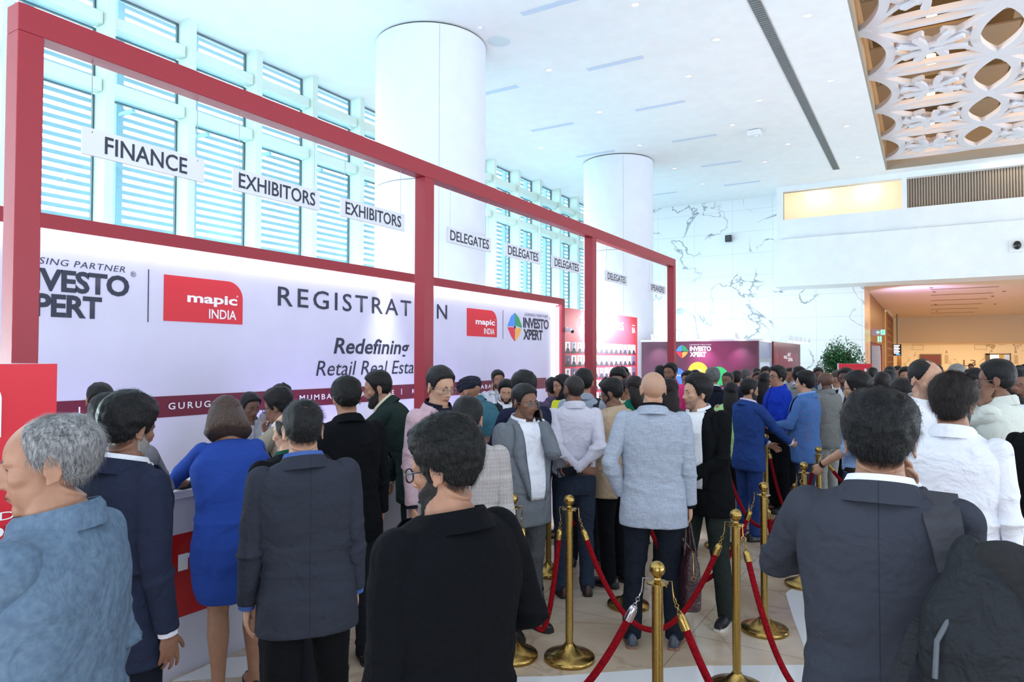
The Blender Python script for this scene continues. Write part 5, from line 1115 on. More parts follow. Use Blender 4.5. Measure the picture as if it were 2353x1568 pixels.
PEOPLE = [
    dict(x=-1.701, y=0.801, z=1.686, d=1.56, w=122.8, hy=24.0, va=-98, label='elderly man with thin grey hair and blue denim shirt at the left edge', top='loose', topc=((92, 112, 134), 'denim'), hair='thinning', hairc=(88, 88, 90), hairc2=(168, 168, 170), skin=1, fat=1.14, belly=0.03, sl=1.9, armL='fwd', armR='down', trou=((40, 44, 54),), jowl=1, hp=6, seed=3, wr=1.3, slen=0.024, flow=(0.2, -1, -0.2), hs=0.5, strands=4200, lift=0.12),
    dict(x=-2.515, y=1.468, z=1.661, d=2.55, w=3.7, hy=4.0, va=128, label='man in dark navy suit with black hair and grey beard behind the denim shirt', top='suit', topc=((36, 42, 62), 'cloth', {'seam': 1}), hair='full', hairc=(14, 14, 16), beard='short', beardc=(130, 126, 124), skin=2, fat=1.02, belly=0.02, seed=4, trou=((24, 26, 38),), hp=10),
    dict(x=-3.446, y=2.544, z=1.558, d=3.95, w=71.6, hy=-10.0, va=-172, label='woman in bright royal blue dress leaning on the registration counter', top='dress', topc=((44, 74, 158), 'cloth', {'bst': 0.5}), sex='f', hair='bob', hairc=(46, 36, 33), hairc2=(98, 78, 68), skin=1, fat=1.34, belly=0.02, lean=24, hp=34, seed=5, armL='counter', armR='counter', trou=((20, 20, 22),), minst=0.93),
    dict(x=-2.218, y=2.009, z=1.62, d=2.86, w=51.8, hy=2.0, va=186, label='man in charcoal grey suit seen from behind with thinning crown and blue collar', top='suit', topc=((50, 53, 64), 'cloth', {'seam': 1}), under=((70, 96, 160),), hair='crown', hairc=(18, 18, 20), skin=0, fat=1.06, seed=6, trou=((14, 15, 18),), armL='down', armR='down', hp=8, slean=-3, feet=((-0.13, -0.12), (0.15, 0.16)), slen=0.03, flow=(0.6, 0.5, 0), jit=0.3),
    dict(x=-2.649, y=2.324, z=1.557, d=3.35, w=78.7, hy=30.0, va=-120, label='man in black jacket over green shirt lifting a hand behind the charcoal suit', top='suit', topc=((13, 15, 19),), under=((24, 80, 64),), hair='balding', hairc=(20, 20, 22), skin=0, seed=7, armR='wipe', armL='down', fat=1.08, belly=0.03),
    dict(x=-3.806, y=3.203, z=1.586, d=4.7, w=111.9, hy=6.0, va=-112, label='man in beige suit and glasses with a hand at his mouth facing the counter', top='suit', topc=((150, 142, 128),), hair='full', hairc=(16, 16, 18), glasses='dark', skin=2, seed=8, armR='chin', armL='counter', lean=24, hp=14, trou=((110, 140, 180), 'denim'), shoec=(210, 206, 200)),
    dict(x=-4.653, y=3.687, z=1.516, d=5.55, w=-106.4, hy=8.0, va=30, label='dark skinned clerk with a moustache in grey shirt behind the counter', top='shirt', topc=((150, 152, 160),), hair='short', hairc=(16, 16, 18), beard='mustache', skin=3, seed=9, hp=16, lean=8),
    dict(x=-5.047, y=4.324, z=1.557, d=6.3, w=-100.6, hy=10.0, va=40, label='clerk with spiky black hair behind the counter, mostly hidden by other heads', top='shirt', topc=((120, 124, 136),), hair='quiff', hairc=(20, 18, 18), glasses='dark', skin=2, seed=10),
    dict(x=-4.87, y=2.62, z=1.615, d=4.75, w=-104.3, hy=-2.0, va=12, label='clerk in glasses and white shirt with lanyard behind the counter, looking down', top='shirt', topc=((226, 228, 236),), hair='short', hairc=(16, 16, 18), glasses='dark', skin=1, seed=11, hp=20),
    dict(x=-3.399, y=1.87, z=1.619, d=3.35, w=57.2, hy=-16.0, va=160, label='man in mid grey suit leaning on the counter beside the navy suit', top='suit', topc=((112, 112, 122),), hair='short', hairc=(22, 22, 24), skin=2, seed=12, lean=16, armL='counter', armR='counter', hp=16),
    dict(x=-3.032, y=3.082, z=1.676, d=4.2, w=60.5, hy=0.0, va=196, label='curly haired man in black suit seen from behind at the counter', top='suit', topc=((13, 15, 19),), under=None, hair='curly', hairc=(14, 14, 15), skin=1, seed=13, lean=9, hp=10, armL='fwd', armR='down'),
    dict(x=-3.496, y=3.853, z=1.701, d=5.1, w=118.2, hy=12.0, va=-92, label='bearded man in dark green suit leaning over the counter', top='suit', topc=((34, 48, 46),), under=((210, 200, 178),), hair='short', hairc=(18, 16, 16), beard='full', skin=1, seed=14, lean=32, hp=12, armL='counter', armR='fist', trou=((26, 38, 36),), fat=1.02, watch=(1,)),
    dict(x=-2.679, y=3.585, z=1.742, d=4.45, w=-101.2, hy=-2.0, va=40, label='smiling man in pale pink suit with glasses looking down', top='suit', topc=((196, 166, 176),), under=((24, 26, 42),), hair='short', hairc=(24, 22, 24), glasses='metal', skin=0, seed=15, hp=14, vw=0.08, trou=((186, 160, 170),), fat=1.06, belly=0.02, armL='down', armR='down'),
    dict(x=-2.056, y=2.971, z=1.597, d=3.6, w=26.7, hy=-2.0, va=170, label='short man in checked grey jacket seen from behind with black hair', top='suit', topc=((156, 150, 150), 'check', {'c2': (206, 202, 202), 'lines': (('h', 0.02, 0.0016), ('v', 0.022, 0.0016), ('h', 0.15, 0.012)), 'fac': 0.2}), hair='short', hairc=(14, 14, 16), skin=1, seed=16, fat=1.04),
    dict(x=-1.092, y=1.449, z=1.637, d=1.8, w=77.0, hy=22.0, va=-118, label='bearded man in black suit and glasses turned left in the foreground', top='suit', topc=((9, 11, 16), 'cloth', {'seam': 1}), under=None, hair='full', hairc=(12, 12, 13), beard='full', beardc=(16, 14, 14), glasses='dark', skin=1, seed=17, fat=1.16, belly=0.03, hp=12, armR='elbowdown', armL='down', slen=0.02, strands=5000, bth=1.3, hs=0.8),
    dict(x=-3.407, y=4.901, z=1.637, d=5.95, w=102.8, hy=-18.0, va=-130, label='man in navy turban and teal shirt with a bag strap leaning to the counter', top='loose', topc=((62, 108, 124),), hair='turban', beard='short', skin=1, seed=18, lean=40, armL='counter', armR='counter', fat=1.12, hp=20),
    dict(x=-4.589, y=7.283, z=1.652, d=8.6, w=-133.8, hy=4.0, va=18, label='clerk talking on a mobile phone behind the counter', top='shirt', topc=((130, 134, 142),), hair='short', hairc=(18, 18, 20), skin=2, seed=19, armR='phone', beard='stubble', phones=((1, 'black mobile phone held by the clerk behind the counter'),)),
    dict(x=-3.612, y=5.888, z=1.577, d=6.9, w=-138.5, hy=-10.0, va=0, label='bearded young man half hidden behind the grey suit man on the phone', top='suit', topc=((36, 38, 46),), hair='curly', hairc=(16, 16, 18), beard='short', skin=0, seed=20, hp=14),
    dict(x=-2.585, y=4.46, z=1.696, d=5.15, w=70.1, hy=-10.0, va=-150, label='man with thick black hair in navy jacket behind the grey suit man on the phone', top='suit', topc=((34, 38, 62),), hair='full', hairc=(22, 22, 25), skin=1, seed=21, armL='fwd'),
    dict(x=-2.302, y=3.99, z=1.626, d=4.6, w=-114.0, hy=8.0, va=44, label='man in mid grey suit and glasses talking on a black phone', top='suit', topc=((108, 114, 122),), hair='short', hairc=(22, 22, 24), glasses='metal', beard='stubble', skin=2, seed=22, vz=0.95, vb=0.06, vw=0.092, vp=0.8, vo=0, belly=0.045, fat=1.06, armL='phone', armR='down', trou=((74, 76, 80),), phones=((-1, 'black mobile phone held to the ear of the grey suit man'),), watch=(-1,), hp=4),
    dict(x=-2.354, y=4.833, z=1.682, d=5.35, w=38.0, hy=18.0, va=-150, label='man in pale lilac shirt and jeans with hands behind his back', top='shirt', topc=((206, 204, 218), 'cloth', {'bst': 1.0}), hair='shaved', hairc=(40, 36, 36), skin=2, beard='short', seed=23, armL='behind', armR='behind', trou=((44, 54, 70), 'denim'), shoec=(52, 28, 24), phones=((1, 'dark mobile phone held behind the back of the lilac shirt man'),), sl=1.95, wr=1.4),
    dict(x=-2.226, y=5.204, z=1.631, d=5.6, w=75.2, hy=16.0, va=-112, label='man in tan jacket and dark blue glasses looking down', top='suit', topc=((188, 164, 138),), under=None, hair='quiff', hairc=(18, 18, 20), glasses='blue', beard='short', skin=2, seed=24, armL='fwd', armR='fwd', hp=20, fat=1.12, belly=0.03, trou=((18, 19, 24),)),
    dict(x=-1.511, y=4.253, z=1.731, d=4.42, w=19.6, hy=16.0, va=196, label='bald man in light grey linen jacket seen from behind', top='suit', topc=((160, 168, 182), 'heather'), under=((18, 18, 22),), hair='shavenhead', hairc=(60, 54, 52), glasses='dark', beard='short', skin=0, seed=25, fat=1.05, armR='down', armL='pocket', trou=((26, 30, 40),), shoec=(52, 60, 74), solec=(130, 98, 76), feet=((-0.14, 0), (0.13, 0.03))),
    dict(x=-1.389, y=4.83, z=1.682, d=4.85, w=166.0, hy=-36.0, va=-66, label='young man in black suit and open white shirt beside the bald man', top='suit', topc=((13, 15, 18),), under=((232, 234, 238),), hair='full', hairc=(16, 16, 18), beard='stubble', skin=0, slean=6, seed=26, vz=0.95, vb=0.075, vw=0.095, vp=0.7, armL='belly', armR='down', trou=((40, 46, 44),), shoec=(22, 26, 32), solec=(206, 202, 192), fat=1.07, belly=0.02, hp=0, feet=((-0.15, 0), (0.16, 0.02))),
    dict(x=-1.897, y=5.752, z=1.627, d=5.9, w=14.2, hy=0.0, va=176, label='woman with long curly dark hair behind the bald man', top='loose', topc=((70, 60, 70),), sex='f', hair='curlylong', hl=0.34, hairc=(26, 18, 18), skin=1, seed=27),
    dict(x=-2.482, y=6.45, z=1.625, d=6.8, w=51.0, hy=0.0, va=-150, label='woman with dark hair and emerald green top beside the tan jacket', top='loose', topc=((14, 98, 78),), sex='f', hair='long', hl=0.24, hairc=(30, 24, 24), skin=1, seed=28),
    dict(x=-2.661, y=6.694, z=1.591, d=7.1, w=101.7, hy=4.0, va=-96, label='woman in glasses and patterned top behind the tan jacket man', top='loose', topc=((206, 204, 200), 'check', {'c2': (70, 110, 90), 'lines': (('h', 0.06, 0.01), ('v', 0.07, 0.012))}), sex='f', hair='short', hairc=(40, 28, 24), glasses='dark', skin=1, seed=29),
    dict(x=-2.929, y=7.114, z=1.686, d=7.6, w=-171.6, hy=2.0, va=-12, label='man in pale yellow shirt and glasses looking down', top='shirt', topc=((216, 212, 176),), hair='full', hairc=(16, 16, 18), glasses='metal', skin=2, seed=30, hp=20),
    dict(x=-3.415, y=8.456, z=1.693, d=9.0, w=-148.0, hy=10.0, va=20, label='bearded man peering over the pale yellow shirt man', top='shirt', topc=((90, 90, 100),), hair='short', hairc=(16, 16, 18), beard='short', skin=2, seed=31),
    dict(x=-2.604, y=5.557, z=1.708, d=6.1, w=17.1, hy=4.0, va=176, label='man in grey shirt with a black backpack strap behind the lilac shirt man', top='shirt', topc=((150, 160, 176),), hair='short', hairc=(18, 18, 20), skin=1, seed=32),
    dict(x=-3.14, y=6.171, z=1.639, d=6.9, w=147.0, hy=2.0, va=-58, label='woman with short black hair and yellow top beside the lilac shirt man', top='loose', topc=((222, 222, 60),), sex='f', hair='bob', hairc=(16, 14, 16), skin=1, seed=33, hp=4),
    dict(x=-3.401, y=6.482, z=1.597, d=7.3, w=47.7, hy=-10.0, va=-170, label='person in plum coloured shirt behind the woman in yellow', top='loose', topc=((92, 80, 110),), hair='short', hairc=(18, 16, 18), skin=2, seed=34),
    dict(x=-3.254, y=9.487, z=1.691, d=9.8, w=20.9, hy=0.0, va=182, label='dark haired man behind the bald head, only hair in view', top='shirt', topc=((90, 90, 104),), hair='curly', hairc=(14, 14, 16), skin=2, seed=35),
    dict(x=-2.817, y=8.581, z=1.746, d=8.8, w=-175.8, hy=-16.0, va=-30, label='bearded man with bright pink collar beside the last red post', top='loose', topc=((226, 60, 130),), hair='short', hairc=(16, 16, 18), beard='short', skin=2, seed=36),
    dict(x=-2.688, y=8.895, z=1.638, d=9.0, w=156.8, hy=10.0, va=-30, label='dark haired man behind the young man in black suit', top='shirt', topc=((180, 184, 190),), hair='short', hairc=(18, 18, 20), skin=1, seed=37),
    dict(x=-3.011, y=10.335, z=1.626, d=10.4, w=-163.8, hy=-20.0, va=-20, label='man far behind the young man in black suit, half hidden', top='shirt', topc=((120, 124, 136),), hair='short', hairc=(18, 18, 20), skin=2, seed=38),
    dict(x=-2.224, y=8.355, z=1.693, d=8.3, w=26.9, hy=18.0, va=-150, label='grey haired man in dark navy suit seen from behind at the purple booth', top='suit', topc=((26, 30, 44),), hair='short', hairc=(58, 58, 60), hairc2=(130, 130, 132), skin=1, seed=39),
    dict(x=-2.267, y=9.265, z=1.632, d=9.1, w=169.7, hy=4.0, va=-20, label='grinning man with cropped hair facing the hall near the purple booth', top='suit', topc=((30, 34, 54),), hair='crew', hairc=(40, 38, 40), skin=2, seed=40),
    dict(x=-2.349, y=10.15, z=1.623, d=9.9, w=-7.0, hy=-10.0, va=150, label='man in navy suit and pink shirt behind the woman in green', top='suit', topc=((34, 46, 86),), under=((214, 170, 190),), hair='short', hairc=(22, 20, 22), skin=1, seed=41),
    dict(x=-2.491, y=11.349, z=1.631, d=11.0, w=-57.6, hy=10.0, va=120, label='grey haired man in the crowd at the purple booth', top='shirt', topc=((70, 76, 90),), hair='short', hairc=(70, 68, 68), glasses='dark', skin=1, seed=42),
    dict(x=-1.862, y=7.76, z=1.54, d=7.6, w=11.5, hy=-2.0, va=176, label='woman with long straight black hair and light green top', top='loose', topc=((176, 214, 150),), sex='f', hair='long', hl=0.34, hairc=(18, 16, 18), skin=1, seed=43),
    dict(x=-1.541, y=7.193, z=1.597, d=6.95, w=-39.9, hy=-10.0, va=118, label='bearded man in royal blue suit gesturing with an open hand', top='suit', topc=((36, 62, 122),), under=((214, 206, 222),), hair='short', hairc=(16, 16, 18), beard='full', skin=1, seed=44, armL=((-0.02, 0.28, 1.02), (-1, -0.5, -0.3), (0.35, 0.75, -0.5), (0.5, -0.3, -0.2), 16), armR='shake', trou=((34, 56, 108),), fat=1.04, vb=0.03, hp=6),
    dict(x=-1.534, y=8.654, z=1.706, d=8.2, w=128.1, hy=10.0, va=-52, label='man in bright blue shirt with black glasses and wrist watch', top='shirt', topc=((26, 56, 176), 'cloth', {'bst': 1.0}), hair='full', hairc=(14, 14, 16), glasses='dark', skin=1, seed=45, fat=1.2, belly=0.05, armR='belly', armL='belly', trou=((16, 17, 24),), watch=(-1,), sl=1.62, hp=-4),
    dict(x=-1.119, y=7.854, z=1.662, d=7.3, w=84.1, hy=0.0, va=-104, label='man in blue checked jacket holding a phone in both hands', top='suit', topc=((74, 112, 170), 'check', {'c2': (120, 104, 132), 'lines': (('h', 0.06, 0.003), ('v', 0.075, 0.003)), 'fac': 0.3}), under=((120, 160, 214),), hair='full', hairc=(12, 12, 14), skin=0, seed=46, fat=1.15, belly=0.05, armL='fwd', armR='fwd', trou=((40, 54, 86), 'denim'), phones=((1, 'phone held by the man in the blue checked jacket'),), hp=2),
    dict(x=-1.023, y=8.729, z=1.659, d=8.0, w=58.7, hy=6.0, va=-122, label='bald man with grey beard and glasses in grey linen shirt', top='loose', topc=((122, 124, 122),), hair='bald', glasses='dark', beard='full', beardc=(150, 156, 158), skin=3, seed=47, fat=1.1, trou=((150, 150, 146),), hp=0),
    dict(x=-1.825, y=9.415, z=1.617, d=9.0, w=-9.0, hy=-10.0, va=150, label='woman with long black hair and cream blouse behind the bright blue shirt man', top='loose', topc=((206, 198, 180), 'check', {'c2': (240, 236, 224), 'lines': (('v', 0.04, 0.006),)}), sex='f', hair='long', hl=0.36, hairc=(18, 16, 18), skin=1, seed=48),
    dict(x=-2.137, y=11.093, z=1.678, d=10.6, w=-163.1, hy=-2.0, va=4, label='man with black hair behind the woman in cream, face half hidden', top='shirt', topc=((200, 204, 212),), hair='short', hairc=(18, 18, 20), skin=2, seed=49),
    dict(x=-2.444, y=11.963, z=1.581, d=11.5, w=-168.5, hy=0.0, va=0, label='small distant man facing the camera left of the bright blue shirt', top='shirt', topc=((190, 196, 150),), hair='short', hairc=(22, 20, 20), skin=2, seed=50),
    dict(x=-1.478, y=9.855, z=1.683, d=9.2, w=0.5, hy=-2.0, va=170, label='man in light grey suit seen from behind, right of the bright blue shirt', top='suit', topc=((128, 134, 138),), hair='full', hairc=(16, 16, 18), skin=1, seed=51),
    dict(x=-1.575, y=12.483, z=1.655, d=11.5, w=-162.8, hy=0.0, va=10, label='distant dark skinned man facing the camera below the tree', top='shirt', topc=((60, 66, 90),), hair='short', hairc=(18, 18, 20), skin=3, seed=52),
    dict(x=-0.496, y=6.126, z=1.69, d=5.5, w=80.6, hy=2.0, va=-102, label='slim man in light blue shirt and dark glasses in profile with a fitness band', top='shirt', topc=((142, 170, 216),), hair='full', hairc=(20, 18, 20), glasses='dark', skin=0, seed=53, sl=1.05, armR='down', armL=((-0.17, 0.24, 0.99), (-0.4, -1, -0.3), (0.1, 0.5, -0.85), (0.9, 0, 0), 45), watch=(1, -1), trou=((40, 52, 84), 'denim'), hs=0.7),
    dict(x=-0.115, y=2.105, z=1.707, d=1.86, w=1.1, hy=2.0, va=180, label='man in charcoal suit seen from behind with raised elbow in the right foreground', top='suit', topc=((55, 58, 68), 'cloth', {'seam': 1}), hair='full', hairc=(12, 13, 15), skin=1, seed=54, fat=1.03, armL='elbow', armR=((0.07, 0.3, 1.44), (0.3, 0.5, -1), (-0.3, -0.2, 1), (-0.6, -0.8, 0), 45), hp=4, slen=0.02, strands=4800, hs=0.72, trou=((28, 30, 36),)),
    dict(x=0.009, y=4.909, z=1.804, d=4.2, w=-140.1, hy=8.0, va=48, label='tall balding man in white shirt looking down to the right', top='shirt', topc=((226, 228, 236),), hair='thinning', hairc=(20, 20, 22), skin=0, seed=55, hp=18, beard='stubble', armL='fwd', armR='fwd', fat=1.06),
    dict(x=0.094, y=3.737, z=1.72, d=3.15, w=-13.4, hy=-10.0, va=158, label='man in white shirt with longish dark hair seen from behind', top='shirt', topc=((228, 230, 240), 'cloth', {'bst': 1.1}), hair='full', hairc=(30, 24, 24), skin=1, seed=56, beard='short', sl=1.72, armR='down', armL='fwd', trou=((78, 80, 92),), fat=1.08, wr=1.4, slen=0.04, flow=(0, -0.6, -1), strands=3600, lift=0.12),
    dict(x=0.369, y=5.418, z=1.793, d=4.45, w=66.1, hy=10.0, va=-100, label='moustached man in fine striped white shirt and rimless glasses on the phone', top='shirt', topc=((212, 216, 208), 'cloth', {'bst': 1.1}), hair='short', hairc=(20, 20, 22), glasses='metal', beard='mustache', beardc=(130, 130, 132), skin=2, seed=57, armL='phone', armR='fwd', trou=((44, 50, 44),), belly=0.04, fat=1.05, phones=((1, 'dark mobile phone held low by the striped shirt man'),)),
    dict(x=0.562, y=6.412, z=1.73, d=5.2, w=-155.0, hy=4.0, va=34, label='bearded man at the right edge behind the striped shirt man', top='suit', topc=((40, 42, 46),), hair='short', hairc=(16, 16, 18), beard='full', skin=2, seed=58),
    dict(x=0.263, y=8.8, z=1.742, d=7.4, w=-13.7, hy=-8.0, va=160, label='grey haired man behind the balding man in white', top='suit', topc=((60, 60, 66),), hair='short', hairc=(96, 92, 90), hairc2=(160, 156, 152), skin=0, seed=59),
    dict(x=0.323, y=7.086, z=1.728, d=5.9, w=89.4, hy=4.0, va=-84, label='man with receding hair in dark grey suit left of the striped shirt man', top='suit', topc=((66, 68, 74),), hair='receding', hairc=(20, 20, 22), skin=1, seed=60, fat=1.05),
    dict(x=-0.099, y=7.533, z=1.703, d=6.5, w=-1.2, hy=0.0, va=178, label='balding man in navy suit and white collar left of the tall balding man', top='suit', topc=((34, 40, 58),), hair='balding', hairc=(30, 30, 34), skin=1, seed=61),
    dict(x=-0.269, y=10.583, z=1.692, d=9.2, w=-174.5, hy=-2.0, va=2, label='man in pale shirt facing the camera in the corridor mouth', top='shirt', topc=((198, 208, 214),), hair='short', hairc=(20, 18, 18), skin=1, seed=62),
    dict(x=-0.169, y=5.741, z=1.659, d=5.0, w=23.7, hy=-2.0, va=-160, label='woman with long black hair beside the balding heads at right', top='loose', topc=((60, 58, 66),), sex='f', hair='long', hl=0.3, hairc=(22, 20, 22), skin=0, seed=63),
    dict(x=-0.422, y=8.273, z=1.659, d=7.3, w=0.9, hy=-2.0, va=176, label='man in white shirt seen from behind near the red totem', top='shirt', topc=((220, 222, 228),), hair='short', hairc=(24, 20, 20), skin=3, seed=64),
    dict(x=-0.423, y=9.791, z=1.655, d=8.6, w=-37.5, hy=0.0, va=140, label='dark haired man beside the white shirt man near the totem', top='shirt', topc=((70, 76, 92),), hair='short', hairc=(18, 18, 20), skin=3, seed=65),
    dict(x=-0.529, y=12.529, z=1.677, d=11.0, w=-7.6, hy=0.0, va=170, label='distant man with dark hair in the corridor mouth', top='shirt', topc=((80, 84, 96),), hair='short', hairc=(26, 24, 26), skin=2, seed=66),
    dict(x=-0.486, y=14.306, z=1.66, d=12.5, w=-178.1, hy=0.0, va=0, label='distant man at the corridor mouth facing the camera', top='shirt', topc=((120, 60, 80),), hair='curly', hairc=(22, 20, 22), skin=2, seed=67),
    dict(x=-0.845, y=9.069, z=1.692, d=8.2, w=155.3, hy=6.0, va=-24, label='man in navy suit with side parted hair behind the light blue shirt man', top='suit', topc=((32, 38, 60),), hair='short', hairc=(18, 18, 20), skin=3, seed=68),
    dict(x=-1.004, y=9.791, z=1.666, d=8.9, w=65.9, hy=0.0, va=-120, label='man in cream t-shirt behind the bald bearded man', top='tee', topc=((206, 200, 172),), hair='crew', hairc=(60, 50, 44), skin=1, seed=69, sl=0.6),
    dict(x=1.253, y=28.781, z=1.642, d=24, w=177.5, hy=0.0, va=0, label='tiny distant person in red below the L3 letters', top='loose', topc=((150, 40, 40),), hair='short', hairc=(30, 20, 20), skin=2, seed=70),
    dict(x=1.783, y=19.759, z=1.656, d=16, w=134.8, hy=0.0, va=-40, label='distant dark haired person at the right edge of the lobby', top='shirt', topc=((60, 60, 70),), hair='short', hairc=(20, 20, 22), skin=2, seed=71),
    dict(x=2.113, y=22.293, z=1.661, d=18, w=-5.4, hy=0.0, va=180, label='distant person in black cut by the right frame edge', top='shirt', topc=((30, 30, 40),), hair='short', hairc=(20, 20, 22), skin=2, seed=72),
    dict(x=0.544, y=4.534, z=1.677, d=3.6, w=-16.8, hy=0.0, va=170, label='person in long black coat at the right edge with a patterned handbag', top='loose', topc=((14, 15, 18),), sex='f', hair='long', hl=0.3, hairc=(20, 18, 18), skin=1, seed=73, trou=((66, 58, 66),), fat=1.05),
    dict(x=-2.882, y=14.033, z=1.619, d=13.5, w=-148.4, hy=0.0, va=20, label='distant man in pale shirt at the booths, left of the bright blue shirt', top='shirt', topc=((180, 184, 196),), hair='short', hairc=(20, 20, 22), skin=2, seed=74),
    dict(x=-0.836, y=13.513, z=1.65, d=12.0, w=-26.5, hy=0.0, va=150, label='distant man beside the red totem, back of the head in view', top='shirt', topc=((90, 94, 110),), hair='short', hairc=(24, 22, 22), skin=2, seed=75),
    dict(x=-2.064, y=12.773, z=1.64, d=12.0, w=169.2, hy=0.0, va=-20, label='distant man between the bright blue and the checked jacket', top='shirt', topc=((160, 160, 170),), hair='short', hairc=(24, 22, 22), skin=2, seed=76),
]
BUILT = {}
for p in PEOPLE:
    if p.get('under', 1) is None: p['under'] = None
    BUILT[p['seed']] = person(p)[1]
# ================================================================== CARRIED THINGS
def strap(B, pts, wdt, th=.006):
    """flat webbing lying along person-local points"""
    m_ = MB(); n = len(pts); P_ = [V(q) for q in pts]; vs = []
    for i, p_ in enumerate(P_):
        t = (P_[min(i+1, n-1)]-P_[max(i-1, 0)]).normalized(); out = V((p_.x*.2, p_.y, max(.0, p_.z-1.3)*3)); out = (out-t*out.dot(t)).normalized(); sd = t.cross(out).normalized()
        vs += [p_+sd*wdt, p_-sd*wdt, p_-sd*wdt+out*th, p_+sd*wdt+out*th]
    m_.add(vs, [(i*4+k_, i*4+(k_+1) % 4, (i+1)*4+(k_+1) % 4, (i+1)*4+k_) for i in range(n-1) for k_ in range(4)]+[(3, 2, 1, 0), tuple((n-1)*4+k_ for k_ in range(4))]); return m_
def local_thing(name, B, label, cat):
    s_ = B['s']; e = empty(name, tuple(B['wpt']((0, 0, 0))), B['heading']); e.location.z = 0; return tag(e, label, cat)
def soft_bag(B, ells, noise_=.010, vox=.01):
    m_ = MB()
    for c_, r_, rot in ells: m_.ell(c_, r_, 22, Matrix.Rotation(R_(rot), 3, 'Y') if rot else None)
    m_.v = [V(q)*B['s'] for q in m_.v]; me, co = remesh(m_, vox, 5); fold_disp(me, co, noise_, 11, (), None, 1.); return me
blackbag = mat('bag_black_fabric', (30, 34, 40), .8, kind='cloth', spec=.3, crease=14)
B = BUILT[54]; e = local_thing('backpack', B, 'big black backpack slung over the right shoulder of the foreground charcoal suit', 'backpack')
add_mesh('bag_body', soft_bag(B, [((.20, -.215, 1.14), (.12, .085, .24), 0), ((.24, -.225, .95), (.15, .10, .22), 6), ((.185, -.185, 1.33), (.05, .045, .10), 0)], .012), blackbag, e)
add_mesh('draped_flap', soft_bag(B, [((.31, -.20, 1.33), (.15, .045, .075), 24), ((.38, -.19, 1.22), (.10, .045, .15), 20)], .014), mat('bag_flap', (20, 22, 26), .85, kind='cloth', crease=10), e)
bk, fr_ = B['back'], B['front']; S = B['s']
m_ = strap(B, [fr_(B['rj'], .13, 1.25, .012), fr_(B['rj'], .13, 1.36, .016), fr_(B['rj'], .13, 1.425, .02), V((.135, .0, 1.482)), bk(.14, 1.43, .018), bk(.15, 1.38, .016), bk(.165, 1.32, .02)], .042); m_.v = [V(q)*S for q in m_.v]; m_.build('shoulder_strap', mat('strap_grey', (52, 54, 62), .8, kind='cloth', ns=700), e, True)
m_ = MB().tube([(.15, -.27, 1.26), (.12, -.29, 1.2), (.115, -.30, 1.12)], .006, 8); m_.v = [V(q)*S for q in m_.v]; m_.build('draw_cord', mat('cord_grey', (84, 90, 98), .8), e, True)
m_ = strap(B, [V((.09, -.22, 1.22)), V((.045, -.245, 1.1)), V((.02, -.25, .98)), V((.03, -.245, .86)), V((.08, -.22, .76))], .018); m_.v = [V(q)*S for q in m_.v]; m_.build('loose_strap', blackbag, e, True)
for sd, lb in ((32, 'black backpack on the man in grey shirt behind the lilac shirt'),):
    B = BUILT[sd]; e = local_thing('backpack', B, lb, 'backpack'); add_mesh('bag_body', soft_bag(B, [((0, -.21, 1.16), (.135, .08, .2), 0), ((0, -.235, 1.05), (.13, .075, .14), 0)], .008, .014), blackbag, e)
    for q in (-1, 1):
        m_ = strap(B, [V((q*.125, .05, 1.45)), V((q*.125, 0, 1.475)), B['back'](q*.12, 1.41, .014), B['back'](q*.11, 1.34, .012), B['back'](q*.10, 1.28, .01)], .024); m_.v = [V(v_)*B['s'] for v_ in m_.v]; m_.build('shoulder_strap', blackbag, e, True)
B = BUILT[18]; e = local_thing('sling_bag', B, 'dark sling bag worn across the teal shirt at the counter', 'bag')
m_ = strap(B, [B['front'](B['rj'], -.10, 1.15, .012), B['front'](B['rj'], .08, 1.38, .014), V(tuple(B['fr'](1.475)[0]+V((.12, 0, .015)))), B['back'](.09, 1.38, .012), B['back'](.0, 1.25, .014), B['back'](-.12, 1.08, .014)], .026); m_.v = [V(v_)*B['s'] for v_ in m_.v]; m_.build('strap', blackbag, e, True)
m_ = MB().ell(tuple(B['front'](B['rj'], -.10, 1.1, .05)), (.11, .05, .08), 18); m_.v = [V(v_)*B['s'] for v_ in m_.v]; m_.build('pouch', blackbag, e, True)
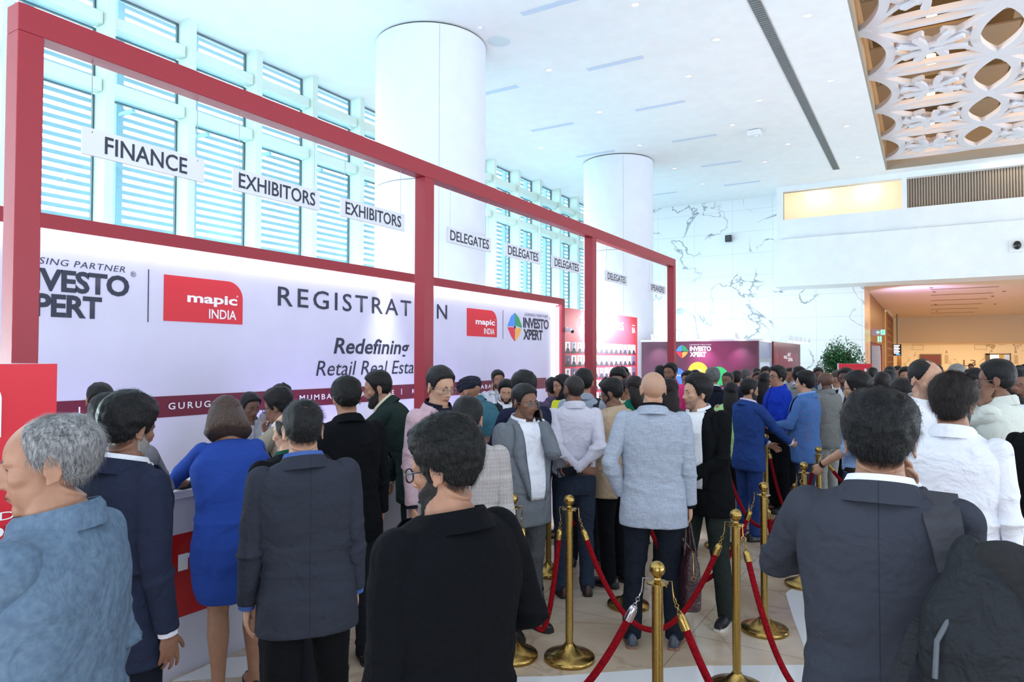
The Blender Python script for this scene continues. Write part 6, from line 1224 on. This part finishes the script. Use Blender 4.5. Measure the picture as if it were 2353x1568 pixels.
def hand_bag(B, side, label, col, size, drop, rz=0.):
    hp_ = B['arms'][side][6][0]*B['s']; W_ = B['wpt'](hp_); e = tag(empty('leather_bag', (W_.x, W_.y, 0), B['heading']+rz), label, 'bag')
    lm_ = mat('leather_%d' % col[0], col, .38, kind='cloth', ns=160, crease=18, bst=.5); z1 = W_.z-drop; wx, wy, hh = size; m_ = MB(); n = 28; vs = []
    for z, a, b_ in ((z1-hh, wx*.82, wy*.90), (z1-hh+.012, wx*.98, wy*.98), (z1-hh*.6, wx*1.05, wy*1.02), (z1-hh*.25, wx*.86, wy), (z1-.02, wx*.50, wy*.95), (z1, wx*.30, wy*.88)):
        for i in range(n):
            t = 2*math.pi*i/n; c_, s_ = math.cos(t), math.sin(t); vs.append((a*math.copysign(abs(c_)**.6, c_), b_*math.copysign(abs(s_)**.45, s_), z))
    m_.add(vs, [(j*n+i, j*n+(i+1) % n, (j+1)*n+(i+1) % n, (j+1)*n+i) for j in range(5) for i in range(n)]+[tuple(range(n-1, -1, -1)), tuple(5*n+i for i in range(n))]); m_.build('bag_body', lm_, e, True)
    for q in (-1, 1):
        m_ = MB().tube([(q*wx*.55, -wy*.5, z1-hh*.22), (q*wx*.5, -wy*.46, z1), (q*.014, -wy*.16, W_.z-.03), (q*.010, 0, W_.z+.004), (q*.014, wy*.16, W_.z-.03), (q*wx*.5, wy*.46, z1), (q*wx*.55, wy*.5, z1-hh*.22)], .0075, 10); m_.build('handle', lm_, e, True)
    m_ = MB().tube([(0, -wy*.86, z1+.004), (0, wy*.86, z1+.004)], .004, 6); z_ = m_.build('zip', brass, e, True); m_ = MB().tube([(0, -wy*.9, z1), (0, -wy*1.02, z1-.05), (0, -wy*1.03, z1-.13)], .004, 6)
    r_ = [(.014*math.cos(a*.785), -wy*1.03, z1-.15+.014*math.sin(a*.785)) for a in range(9)]; m_.tube(r_, .003, 6, caps=False); m_.build('zip_charm', brass, z_, True); return e
hand_bag(BUILT[25], 1, 'dark burgundy leather bag held by the man in the light grey jacket', (50, 26, 34), (.062, .19, .36), .17, R_(8))
hand_bag(BUILT[73], -1, 'brown patterned handbag held at the right edge of the picture', (70, 42, 34), (.08, .15, .22), .10)
